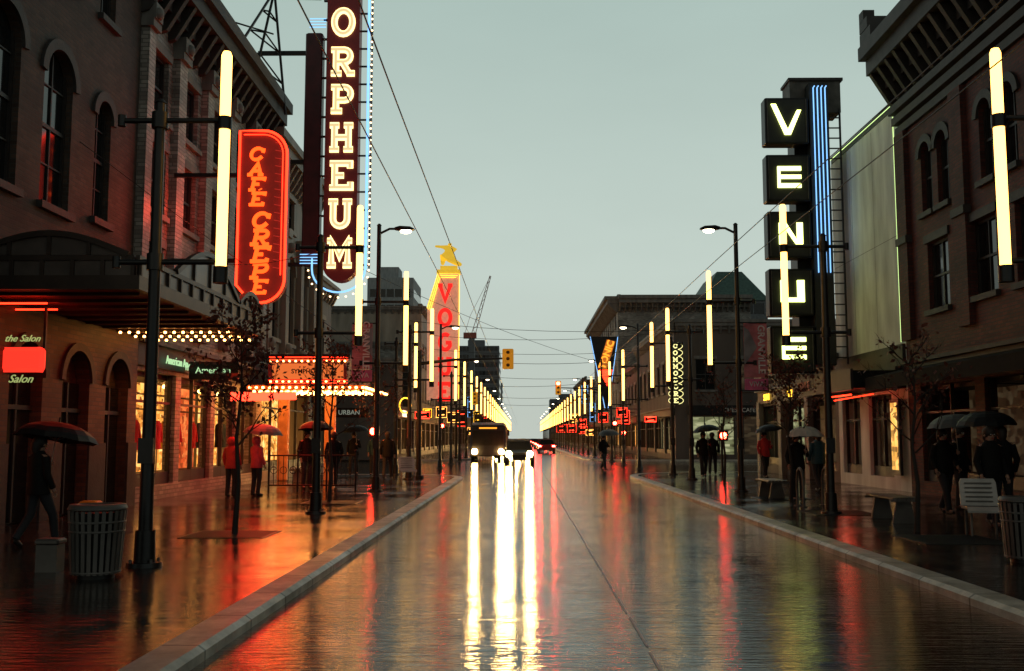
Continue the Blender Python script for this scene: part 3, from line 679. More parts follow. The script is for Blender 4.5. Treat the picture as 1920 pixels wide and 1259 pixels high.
for t in (.25,.5,.75):
    P=[Vector(ap).lerp(Vector(q),t) for q in [(-9.6,31.5,13.4),(-8.6,31.5,13.2),(-8.1,33.6,12.6)]]
    strut(tuple(P[0]),tuple(P[1]),.03); strut(tuple(P[1]),tuple(P[2]),.03); strut(tuple(P[0]),tuple(P[2]),.03)
strut((-11,32.4,16.3),(-9.6,31.5,13.4)); strut((-11,32.4,16.3),(-8.6,31.5,13.2),.03); strut((-10.6,30,14.9),(-8.3,32.5,15),.03)
mk('steel_truss',b,label='dark steel lattice on the roof bracing the theatre sign',cat='truss')
mr=root_('theatre_marquee',(-9,32.6,0),'bulb covered theatre marquee with lit programme panel','marquee')
b=B(); b.box(.05,3.9,0,5.5,3.15,3.3,M('marquee_gold',(.4,.10,.04),.4)); b.box(.75,3.3,.1,5.2,3.31,4.25,maroon); b.box(.65,3.42,.0,.09,4.15,4.3,pole_m); mk('body',b,mr)
b=B(); b.box(.9,3.2,.03,.095,3.5,4.0,E('programme_panel',(1,.20,.04),.8)); mk('panel',b,mr); mk('lettering',text('SYMPHONY',.2,black_m,off=.005),mr,(2.05,.01,3.74))
b=B()
for k in range(13): b.sph((.85+k*.2,.04,4.08),.035,bulb_m,6,4)
mk('bulb_string',b,mr,label='row of warm bulbs')
b=B()
for k in range(13): b.sph((.85+k*.2,.04,3.42),.035,bulb_m,6,4)
mk('bulb_string',b,mr,label='row of warm bulbs')
for j in range(4):
    b=B()
    for k in range(17): b.sph((.3+k*.22,.15+j*.7,3.1),.05,bulb_m,6,4)
    mk('bulb_string',b,mr,label='row of warm bulbs')
b=B()
for k in range(22): b.sph((3.93,.1+k*.24,3.22),.045,bulb_m,6,4)
for k in range(18): b.sph((.2+k*.215,-.04,3.22),.045,bulb_m,6,4)
mk('bulb_string',b,mr,label='row of warm bulbs')
for z in (3.36,4.2,3.45,4.12):
    b=B(); b.tube([(.8,-.02,z),(3.35,-.02,z)],.015,red_neon); mk('neon_tube',b,mr)
colg=M('column_gold',(.5,.22,.08),.4)
for x in (.35,2.0):
    b=B(); b.bbox(x,x+.35,3.2,3.55,.1,3.14,colg,.03); mk('column',b,mr)
# ---------------------------------------------------------------- CAFE CREPE sign
cc=root_('cafe_sign',(-6.55,25,0),'red neon cafe blade sign reading CAFE CREPE','sign')
zb,zt=4.85,9.35
out=[(-.6,zb+.55),(-.6,zt)]+[(.0+.6*math.cos(pi/2-pi/2*k/8),zt-.6+.6*math.sin(pi/2-pi/2*k/8)) for k in range(9)]+[(.6,zb+.7)]+[(.6-.6*(1-math.cos(pi/2*k/6)),zb+.7-.6*math.sin(pi/2*k/6)) for k in range(1,7)]+[(-.15,zb+.03)]
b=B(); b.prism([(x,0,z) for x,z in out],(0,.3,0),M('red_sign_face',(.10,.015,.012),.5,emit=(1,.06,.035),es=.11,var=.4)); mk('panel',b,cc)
b=B(); b.tube([(x,-.05,z) for x,z in out],.032,red_neon,6,closed=True); mk('neon_tube',b,cc,label='red neon outline')
inn=[(.5,zb+.8),(.5,zt-.6)]+[(.5*math.cos(pi/2*k/8),zt-.6+.5*math.sin(pi/2*k/8)) for k in range(1,9)]+[(-.5,zt-.1)]
b=B(); b.tube([(x,-.05,z) for x,z in inn],.014,red_neon,6); mk('neon_tube',b,cc,label='inner red neon outline')
for k in range(18):
    z=zb+1.0+k*.2; b=B(); b.tube([(.3,-.03,z),(.46,-.03,z-.03)],.008,reddim,5); mk('neon_ray',b,cc)
rlm=E('red_letter',(1,.065,.006),3.4)
for ch,x,z,h in [('C',-.16,8.74,.35),('A',-.15,8.35,.35),('F',-.13,7.96,.35),('E',-.11,7.58,.35),('C',-.02,7.04,.42),('R',.0,6.6,.42),('E',.0,6.17,.42),('P',-.01,5.75,.41),('E',-.01,5.35,.36)]:
    letter(cc,ch,x,z,h*1.42,h,h*.215,rlm,-.1,.22)
b=B(); b.tube([(-.08,-.1,7.8),(-.0,-.1,7.84)],.016,rlm,5); mk('accent',b,cc)
for z in (8.2,6.0):
    b=B(); b.box(-2.3,-.6,.1,.2,z,z+.1,pole_m); mk('bracket',b,cc)
# ---------------------------------------------------------------- VOGUE sign
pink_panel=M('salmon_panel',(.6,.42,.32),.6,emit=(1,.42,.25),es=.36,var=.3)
vg=root_('theatre_sign',(-8.35,88,0),'tall salmon theatre sign reading VOGUE outlined in yellow neon','sign')
out=[(.0,4.9),(0,13.2),(.9,16.0),(2.75,16.0),(2.75,4.9)]
b=B(); b.prism([(x,0,z) for x,z in out],(0,1,0),pink_panel); mk('panel',b,vg)
for k in range(3):
    b=B(); b.tube([(-.0+.14*k,-.1,12.9-.1*k),(.9+.1*k,-.1,15.95-.16*k),(2.8-.14*k,-.1,15.95-.16*k)]+([(2.8,-.1,5.0)] if k==0 else []),.028,yel_neon,5); mk('neon_tube',b,vg,label='yellow neon outline')
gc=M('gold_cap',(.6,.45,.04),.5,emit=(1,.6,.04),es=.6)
b=B(); b.box(.8,2.85,-.05,1.05,16.01,16.35,gc); b.box(1.1,2.6,.1,.9,16.36,16.7,gc); mk('cap',b,vg)
vrm=E('vogue_red',(1,.012,.008),1.3)
for i,ch in enumerate('VOGUE'): letter(vg,ch,1.6,14.2-i*2.15,1.6,1.6,.34,vrm,-.5)
fig=skinned([(0,0,.75),(.05,0,1.05),(.08,0,1.35),(.06,0,1.5),(.02,0,1.72),(-.4,0,1.42),(-.95,0,1.48),(.42,0,1.25),(.2,0,1.05),(-.42,0,.72),(-.42,0,.08),(.3,0,.35),(.85,0,.1)],
  [(0,1),(1,2),(2,3),(3,4),(2,5),(5,6),(2,7),(7,8),(0,9),(9,10),(0,11),(11,12)],[.28,.22,.27,.1,.21,.12,.08,.13,.09,.22,.12,.24,.13],[gc],1)
fo=mk('statue',fig,vg,(1.85,.5,16.68),label='yellow lit figure crouching with outstretched arm'); fo.scale=(1.35,1.35,1.25)
sr=root_('shop_sign',(-8.45,72,0),'narrow hanging shop sign outlined in green and yellow neon','sign')
b=B(); b.prism([(-.1,0,3.8),(-.1,0,7.6),(.35,0,7.6),(.35,0,3.8)],(0,.2,0),black_m); mk('panel',b,sr)
b=B(); b.tube([(.12+.42*math.cos(2*pi*k/14),-.06,3.9+.55*math.sin(2*pi*k/14)) for k in range(14)],.05,yel_neon,5,closed=True); mk('neon_tube',b,sr)
b=B(); b.tube([(.35,-.05,4.6),(.35,-.05,7.5)],.04,green_neon); mk('neon_tube',b,sr)
cm=root_('ballroom_sign',(10.75,71.2,0),'scalloped vertical ballroom sign reading COMMODORE in pale neon','sign')
b=B()
for i in range(9): b.prism([(.5*math.cos(2*pi*k/14),.002*i,8.05-i*.48+.29*math.sin(2*pi*k/14)) for k in range(14)],(0,.28,0),black_m)
mk('panel',b,cm)
cmn=E('pale_yellow_neon',(1,.9,.35),1.5)
for s in (-1,1):
    pts=[]
    for i in range(9):
        zc=8.05-i*.48
        for k in range(6): a=.12*pi+.76*pi*k/5; pts.append((s*(.52*math.sin(a)),-.04,zc+.26*math.cos(a)))
    b=B(); b.tube(pts,.022,cmn,5); mk('neon_tube',b,cm)
for i,ch in enumerate('COMMODORE'): letter(cm,ch,0,8.05-i*.48,.42,.32,.07,cmn,-.08)
tn=root_('club_sign',(8.5,106,0),'wedge shaped club sign edged in blue neon with orange letters','sign')
b=B(); b.prism([(-1.4,0,12.2),(1.5,0,12.2),(.4,0,4.5),(.1,0,4.5)],(0,.5,0),black_m); mk('panel',b,tn)
for pts in ([(-1.4,-.1,12.2),(.1,-.1,4.6)],[(1.5,-.1,12.2),(.4,-.1,4.6)]):
    b=B(); b.tube(pts,.035,blue_neon,5); mk('neon_tube',b,tn)
b=B(); b.prism([(-.5,-.06,8.7),(.9,-.06,8.7),(.35,-.06,7.0)],(0,.04,0),red_neon); mk('lit_panel',b,tn)
on=E('orange_neon',(1,.30,.02),2)
b=B(); b.prism([(-.6,-.05,8.9),(.3,-.05,8.7),(1.25,-.05,11.7),(.35,-.05,11.9)],(0,.03,0),M('orange_panel',(.3,.1,.02),.5,emit=(1,.3,.03),es=.35)); mk('lit_panel',b,tn)
mk('lettering',text('TONIC',.98,on,off=.03),tn,(.32,-.12,10.3),rot=(0,-math.radians(70),0))
for (x,y,z,w,h,m) in [(8.9,70.8,2.9,.9,.45,red_panel),(9.9,98,3.6,.9,1.4,red_panel),(9.5,120,4,1.2,1.2,red_panel),(9.3,135,5,.8,2.6,blue_neon),(9.6,104,3.2,1.1,.3,red_neon),(9.4,160,4,1.4,1.2,red_panel),(9.2,150,8,1,2.8,blue_neon),(-7.6,95,4,1.1,1.1,warm_panel),(-7.4,109,3.8,1.5,1.2,warm_panel),(-7.5,125,4,1.2,2,red_panel),(-7.5,145,6,.8,3,blue_neon),(-7.4,165,5,1.2,2,yel_neon),(9.3,190,5,1.4,2,warm_panel),(-7.5,76,3.3,1.2,.6,red_panel),(-7.7,82,3.6,.8,.8,yel_neon),(9.4,225,5,2,2,red_panel),(-7.4,200,5,2,2,red_panel),(-7.5,240,6,2,3,warm_panel),(8.6,88,3.8,1,.9,red_panel),(8.2,170,3.2,1.6,1.4,red_panel),(-7.2,185,3,1.5,1.5,warm_panel),(7.6,128,2.6,1.2,1,red_panel),(7.8,205,3.5,2,1.6,red_panel),(7.4,112,2.2,1.0,.7,warm_panel),(7.4,145,4.5,1.3,1.1,warm_panel),(-6.8,135,2.5,1.2,1,warm_panel)]:
    sr=root_('shop_sign',(x,y,z),'small glowing shop sign projecting over the pavement','sign',group='shop signs along the street')
    b=B(); b.bbox(-w/2,w/2,0,.18,-h/2,h/2,black_m,.03); mk('panel',b,sr)
    b=B(); b.tube([(-w/2+.06,-.03,-h/2+.06),(w/2-.06,-.03,-h/2+.06),(w/2-.06,-.03,h/2-.06),(-w/2+.06,-.03,h/2-.06)],.03,m,5,closed=True); mk('neon_tube',b,sr)
    for q in range(2):
        b=B(); b.tube([(-w/4,-.03,-h/4+q*h/2),(w/4,-.03,-h/4+q*h/2+.05)],.04*max(1,y/100),m,5); mk('neon_tube',b,sr)
    b=B(); s=1 if x>0 else -1; b.tube([(s*w/2,.08,h/3),(s*(w/2+1.2),.08,h/3)],.03,pole_m,5); mk('bracket',b,sr)
# ---------------------------------------------------------------- light poles
def pole(side,lampy):
    r=root_('light_pole',(0,0,0),'dark street pole carrying a tall glowing vertical light tube' if not lampy else 'tall dark street lamp pole with lit lamp head and glowing tube','street light',group='light poles along the kerb')
    s=side; h=7.6 if lampy else 5.6
    b=B(); b.cyl((0,0,.02),(0,0,h),.085,pole_m,.06,14); b.cyl((0,0,0),(0,0,.05),.21,pole_m,.2,14); b.cyl((0,0,.05),(0,0,.42),.125,pole_m,.115,14); b.cyl((0,0,h),(0,0,h+.05),.075,pole_m,.03,12)
    b.box(-.09,.09,-.1,-.06,1.2,1.5,pole_m)
    for k in range(4): a=pi/4+pi/2*k; b.cyl((.17*math.cos(a),.17*math.sin(a),.04),(.17*math.cos(a),.17*math.sin(a),.09),.02,steel_d,seg=6)
    mk('pole',b,r)
    for z in (5.38,3.62):
        b=B(); b.tube([(-.45*s,0,z),(.78*s,0,z)],.035,pole_m,8); b.cyl((-.47*s,0,z-.07),(-.47*s,0,z+.07),.05,pole_m); b.cyl((0,0,z-.1),(0,0,z+.1),.1,pole_m,seg=12); mk('arm',b,r)
    for z0,z1,rr in ((5.26,5.42,.085),(3.36,3.56,.09)):
        b=B(); b.cyl((.8*s,0,z0),(.8*s,0,z1),rr,pole_m,seg=14); mk('clamp',b,r)
    b=B(); b.cyl((.8*s,0,3.56),(.8*s,0,5.26),.065,tube_m,seg=16); mk('light_tube',b,r)
    b=B(); b.tube([(.8*s,0,5.42),(.8*s,0,6.2),(.8*s,0,6.25)],[.065,.065,.045],tube_m,16); mk('light_tube',b,r)
    if lampy:
        b=B(); b.tube([(0,0,7.35),(.3*s,0,7.5),(.5*s,0,7.5)],.035,pole_m,8); b.loft([[(x*s,-w,7.5-t),(x*s,w,7.5-t),(x*s,w*.8,7.5+t2),(x*s,-w*.8,7.5+t2)] for x,w,t,t2 in [(.45,.06,.03,.04),(.6,.13,.05,.07),(.9,.14,.05,.05),(1.02,.06,.03,.0)]],pole_m,True); mk('lamp_head',b,r)
        b=B(); b.sph((.77*s,0,7.43),.13,lamp_m,10,6,sz=.55,sx=1.3); mk('lamp_lens',b,r)
    return r
T={}
for s in (1,-1):
    for l in (0,1): T[(s,l)]=pole(s,l)
def place(s,l,loc):
    if not T.get(('u',s,l)): T[('u',s,l)]=1; T[(s,l)].location=loc; return T[(s,l)]
    return dup(T[(s,l)],loc)
ys=[12.07,20.4,28.7]+[28.7+8.3*i for i in range(1,34)]
for i,y in enumerate(ys):
    lx=-4.45 if i==0 else (-4.13 if y<42 else -4.35)
    if 45<y<47: lx=-5.2; y=41.6
    place(1,1 if (i-2)%3==0 else 0,(lx,y,ZP if not 45<y<72 else 0.005))
    rx=6.6 if i==0 else 6.12
    if 45<y<47: y=44.6
    place(-1,1 if (i-2)%3==0 else 0,(rx,y,ZP if not 46<y<72 else 0.005))
def pedsig(x,y,z):
    r=root_('pedestrian_signal',(x,y,ZP),'pedestrian signal post with red light glowing','traffic signal',group='pedestrian signals at the junction')
    b=B(); b.cyl((0,0,0),(0,0,z+.5),.05,pole_m,seg=10); b.cyl((0,0,0),(0,0,.06),.14,pole_m); mk('pole',b,r)
    b=B(); b.bbox(-.2,.2,-.35,-.08,z-.22,z+.22,pole_m,.03); b.box(-.2,.2,-.45,-.351,z+.18,z+.21,pole_m); mk('housing',b,r)
    b=B(); b.sph((0,-.36,z),.14,sig_red,10,6,sy=.3); mk('signal_lens',b,r)
for p in [(-5.6,38.5,1.75),(8.1,41.5,1.6),(6.9,76.5,2.6),(-6,76,2.4),(7.6,77,1.9)]: pedsig(*p)
dl=M('dark_lens',(.1,.05,.01),.3)
def signal(x,y,z,arm,s,lit,h=1.0):
    r=root_('traffic_signal',(x,y,ZP),'yellow traffic signal hung from a dark mast arm' if not lit else 'yellow traffic signal showing red on a mast arm','traffic signal')
    b=B(); b.cyl((0,0,0),(0,0,z+.4),.1,pole_m,.08,12); b.cyl((0,0,0),(0,0,.1),.2,pole_m,seg=12); b.tube([(0,0,z-.1),(s*arm*.4,0,z+.05),(s*arm,0,z+.1)],[.07,.05,.035],pole_m,8); mk('mast_arm',b,r)
    b=B(); x0=s*arm; b.bbox(x0-.21,x0+.21,-.3,-.06,z-.4*h,z+.55*h,sig_yel_daylit,.03)
    for k in range(3): 
        zc=z+.38*h-k*.3*h; b.tube([(x0+.1*math.cos(a),-.4,zc+.1*math.sin(a)) for a in [pi*q/6 for q in range(7)]],.015,sig_yel_daylit,5)
    mk('housing',b,r)
    for k in range(3):
        b=B(); zc=z+.38*h-k*.3*h; b.sph((x0,-.3,zc),.085*h*(1.6 if lit and k==0 else 1),(sig_red if (lit and k==0) else dl),10,6,sy=.3); mk('signal_lens',b,r)
signal(-3.9,38.2,4.4,3.35,1,False,.8); signal(6.0,77,5.2,3.3,-1,True,1.1); signal(-5,76.5,4.4,1.4,1,False,1)
def banner(x,y,z0,z1,w,s,c1,c2):
    r=root_('street_banner',(x,y,0),'red and grey fabric banner reading GRANVILLE hung from a lamp pole','banner',group='banners on the lamp poles')
    b=B(); rings=[]
    for i in range(9):
        z=z0+.35+(z1-z0-.35)*i/8; q=.03*math.sin(i*1.3); rings.append([(0,q,z),(w*s,-q,z),(w*s,-q+.01,z),(0,q+.01,z)])
    b.loft(rings,c1); b.add([(0,-.04,z0+.7),(w*s*.55,-.05,z0+1.2),(w*s*.2,-.05,z1-.2),(0,-.04,z1-.1)],[(0,1,2,3)],c2)
    b.box(min(0,w*s),max(0,w*s),-.02,.01,z0,z0+.32,banner_p); mk('fabric',b,r)
    for zz in (z1+.01,z0-.02):
        b=B(); b.tube([(-.1*s,0,zz),(w*s,0,zz)],.02,pole_m); mk('rod',b,r)
    mk('lettering',text('GRANVILLE',.27,banner_w,off=.006),r,(w*s*.72 if s>0 else w*s*.3,-.07,(z0+z1)/2+.2),rot=(0,pi/2,0)); mk('lettering',text('VIVA',.2,banner_w),r,(w*s/2,-.06,z0+.16))
banner(6.28,28.7,2.95,4.85,.66,1,banner_r,banner_d); banner(-4.28,28.7,3.2,4.85,.58,-1,banner_r,banner_d)
# ---------------------------------------------------------------- wires
def wire(pts,r=.011,lab='thin overhead trolley wire above the road'):
    b=B(); b.tube(pts,r,black_m,5); mk('overhead_wire',b,label=lab,cat='wire',group='overhead wires')
def sag(p,q,n=8,s=.0):
    p=Vector(p);q=Vector(q); return [tuple(p.lerp(q,i/n)-Vector((0,0,s*4*(i/n)*(1-i/n)))) for i in range(n+1)]
for x,z in [(-1.55,5.75),(-2.15,5.8),(4.6,5.8),(5.25,5.75)]:
    wire([(x,2,z)]+[(x,y,z-.03*((y//12)%2)) for y in range(12,330,12)],.009)
for y,z,r in [(37,5.9,.009),(45.3,6.2,.01),(45.6,5.6,.009),(62,6.4,.014),(72,6.1,.014),(88,6.2,.016),(112,6.2,.018),(140,6.3,.022)]:
    wire(sag((-4.2,y,z),(6.1,y+R(-1,1),z+R(-.2,.2)),8,.25),r,'sagging span wire between the street poles')
wire(sag((-8.8,40,9.5),(6.1,70,6.6),10,.5),.012,'diagonal cable across the junction'); wire(sag((-9,27,6.4),(-4.1,20.4,5.4),6,.2),.009,'cable from the wall to a street pole')
wire(sag((-9,20,7.6),(-3.9,33,3.6),6,.1),.009,'cable from the wall to a street pole')
# ---------------------------------------------------------------- trees
def tree(x,y,h,seed,n=240):
    rd=random.Random(seed); r=root_('tree',(x,y,ZP),'young street tree nearly bare with a few rust red leaves','tree',group='young street trees')
    b=B(); tips=[]
    tr=[(0,0,0),(.04,0,h*.25),(-.02,.03,h*.45),(.05,0,h*.7),(.02,0,h*.98)]
    b.tube(tr,[.05,.038,.03,.02,.008],bark_m,8); mk('trunk',b,r)
    b=B()
    def br(p,d,l,rr,dep):
        q=[p]; 
        for i in range(3):
            d=(d+Vector((rd.uniform(-.3,.3),rd.uniform(-.3,.3),rd.uniform(-.05,.25)))).normalized(); q.append(q[-1]+d*l/3)
        b.tube([tuple(a) for a in q],[rr,rr*.8,rr*.55,rr*.3],bark_m,4); tips.extend(q[1:])
        if dep:
            for k in range(3): br(q[rd.choice([1,2,3])],(d+Vector((rd.uniform(-1,1),rd.uniform(-1,1),rd.uniform(-.2,.6)))).normalized(),l*.6,rr*.55,dep-1)
    for i in range(11):
        z=h*(.42+.052*i); a=i*2.4; br(Vector((.02,0,z)),Vector((math.cos(a),math.sin(a),.75)).normalized(),h*.26*(1-.05*i),.016,2)
    for i in range(n):
        c=rd.choice(tips)+Vector((rd.gauss(0,.06),rd.gauss(0,.06),rd.gauss(-.02,.06))); s=rd.uniform(.03,.06)
        u=Vector((rd.uniform(-1,1),rd.uniform(-1,1),rd.uniform(-1,1))).normalized(); v=u.cross(Vector((rd.uniform(-1,1),rd.uniform(-1,1),.3))).normalized()
        b.add([tuple(c-u*s),tuple(c+v*s*.6),tuple(c+u*s),tuple(c-v*s*.6)],[(0,1,2,3)],leaf_m)
    mk('crown',b,r)
tree(-4.5,16.0,3.3,1,900); tree(-4.55,24.0,3.6,2,600); tree(-4.7,33,3.6,3,300); tree(6.35,24.3,3.3,4,700); tree(6.35,16.6,3.0,5,200); tree(6.5,33,3.6,6,300)
# ---------------------------------------------------------------- street furniture
def bin_(x,y,lab='slatted dark metal litter bin on the wet pavement'):
    r=root_('litter_bin',(x,y,ZP),lab,'litter bin',group='litter bins')
    b=B(); 
    for k in range(26):
        a=2*pi*k/26; c,s=math.cos(a),math.sin(a); t=Vector((-s,c,0))*.02
        pts=[(.245,.05),(.27,.45),(.29,.72)]
        b.loft([[(c*q-t.x,s*q-t.y,z),(c*q+t.x,s*q+t.y,z),(c*(q+.012)+t.x,s*(q+.012)+t.y,z),(c*(q+.012)-t.x,s*(q+.012)-t.y,z)] for q,z in pts],steel_d)
    for q,z in [(.25,.07),(.278,.5),(.285,.6),(.297,.74)]: b.tube([(q*math.cos(2*pi*k/24),q*math.sin(2*pi*k/24),z) for k in range(24)],.015,steel_d,6,closed=True)
    mk('body',b,r)
    b=B(); b.cyl((0,0,.06),(0,0,.7),.2,black_m,.24,18); b.cyl((0,0,0),(0,0,.06),.2,black_m,seg=18); mk('liner',b,r)
    b=B(); b.loft([[(q*math.cos(2*pi*k/24),q*math.sin(2*pi*k/24),z) for k in range(24)] for q,z in [(.305,.755),(.29,.785),(.2,.79),(.19,.74)]],steel_d,True,False); mk('rim',b,r)
bin_(-4.62,11.1); bin_(6.15,12.6)
b=B(); b.loft([[(-.12,-.1,z),(.12,-.1,z),(.12,.1,z),(-.12,.1,z)] for z in (0,.3)],steel_d); b.bbox(-.14,.14,-.12,.12,.301,.37,steel_d,.02); mk('utility_box',b,loc=(-5.35,11.6,ZP),label='small grey metal box post beside the bin',cat='utility box')
b=B(); b.bbox(-.18,.18,-.15,.15,0,.3,yellow_p,.03); b.box(-.12,.12,-.153,-.149,.08,.22,black_m); mk('crate',b,loc=(-8.3,19.6,ZP),label='small yellow box standing on the pavement',cat='box')
def chair(x,y,rot,lab='single seat steel street chair with tall back'):
    r=root_('street_chair',(x,y,ZP),lab,'chair',rot,'steel street chairs')
    b=B(); b.loft([[(-.28,yy,z),(.28,yy,z),(.28,yy+a,z+c),(-.28,yy+a,z+c)] for yy,z,a,c in [(-.3,.36,.0,.03),(-.27,.42,.0,.03),(.15,.4,.0,.03),(.2,.42,.03,.02)]],steel); mk('seat',b,r)
    b=B(); b.loft([[(-.28,.2,.44),(.28,.2,.44),(.28,.23,.44),(-.28,.23,.44)],[(-.27,.3,.8),(.27,.3,.8),(.27,.33,.8),(-.27,.33,.8)],[(-.24,.31,.86),(.24,.31,.86),(.24,.34,.86),(-.24,.34,.86)]],steel)
    for k in range(5): b.box(-.2,.2,.2+.018*k,.206+.018*k,.5+.07*k,.52+.07*k,steel_d)
    mk('backrest',b,r)
    for sx in (-.22,.22):
        b=B(); b.tube([(sx,.15,.4),(sx,-.22,.38),(sx,-.24,0)],.02,steel_d); b.tube([(sx,.15,.4),(sx,.18,0)],.02,steel_d); mk('leg',b,r)
chair(7.15,16.0,math.radians(-12),'pale steel street chair with tall slotted back'); chair(-3.9,34.5,math.radians(15))
def bench(x,y,rot,l=1.4):
    r=root_('bench',(x,y,ZP),'low backless steel bench on wet pavement','bench',rot,'steel benches')
    b=B(); 
    for k in range(6): b.box(-l/2,l/2,-.25+k*.085,-.19+k*.085,.42,.455,steel_d)
    b.box(-l/2,-l/2+.04,-.26,.27,.38,.419,steel_d); b.box(l/2-.04,l/2,-.26,.27,.38,.419,steel_d); mk('seat',b,r)
    for sx in (-l/2+.15,l/2-.15):
        b=B(); b.prism([(sx-.03,-.2,0),(sx-.03,.2,0),(sx-.03,.12,.419),(sx-.03,-.12,.419)],(.06,0,0),steel_d); mk('leg',b,r)
bench(6.75,18.8,pi/2); bench(6.3,26,pi/2); bench(-7.7,35.5,pi/2)
for x,y in [(6.1,22.6),(6.75,22.9)]:
    b=B(); b.tube([(0,-.3,0),(0,-.3,.6),(0,-.22,.78),(0,-.05,.84),(0,.12,.78),(0,.2,.6),(0,.2,0)],.03,steel_d,8); b.cyl((0,-.3,0),(0,-.3,.02),.08,steel_d); b.cyl((0,.2,0),(0,.2,.02),.08,steel_d)
    mk('bike_rack',b,loc=(x,y,ZP),label='looped stainless steel bicycle rack',cat='bike rack',group='bike racks')
b=B(); 
for (x0,x1,y) in [(-7.3,-4.8,29.3)]:
    for z in (.15,1.0): b.tube([(x0,y,z),(x1,y,z)],.025,black_m)
    n=18
    for i in range(n+1):
        x=x0+(x1-x0)*i/n; b.cyl((x,y,.15),(x,y,1.0),.012,black_m,seg=5)
    for i in range(4):
        x=x0+(x1-x0)*i/3; b.cyl((x,y,0),(x,y,1.1),.03,black_m,seg=8); b.sph((x,y,1.13),.045,black_m,8,5)
    for i in range(9): cx=x0+.14+(x1-x0-.28)*i/8; b.tube([(cx+.1*math.cos(2*pi*k/10),y,.58+.1*math.sin(2*pi*k/10)) for k in range(10)],.01,black_m,4,closed=True)
mk('railing',b,loc=(0,0,ZP),label='black wrought iron railing around cafe tables',cat='railing')
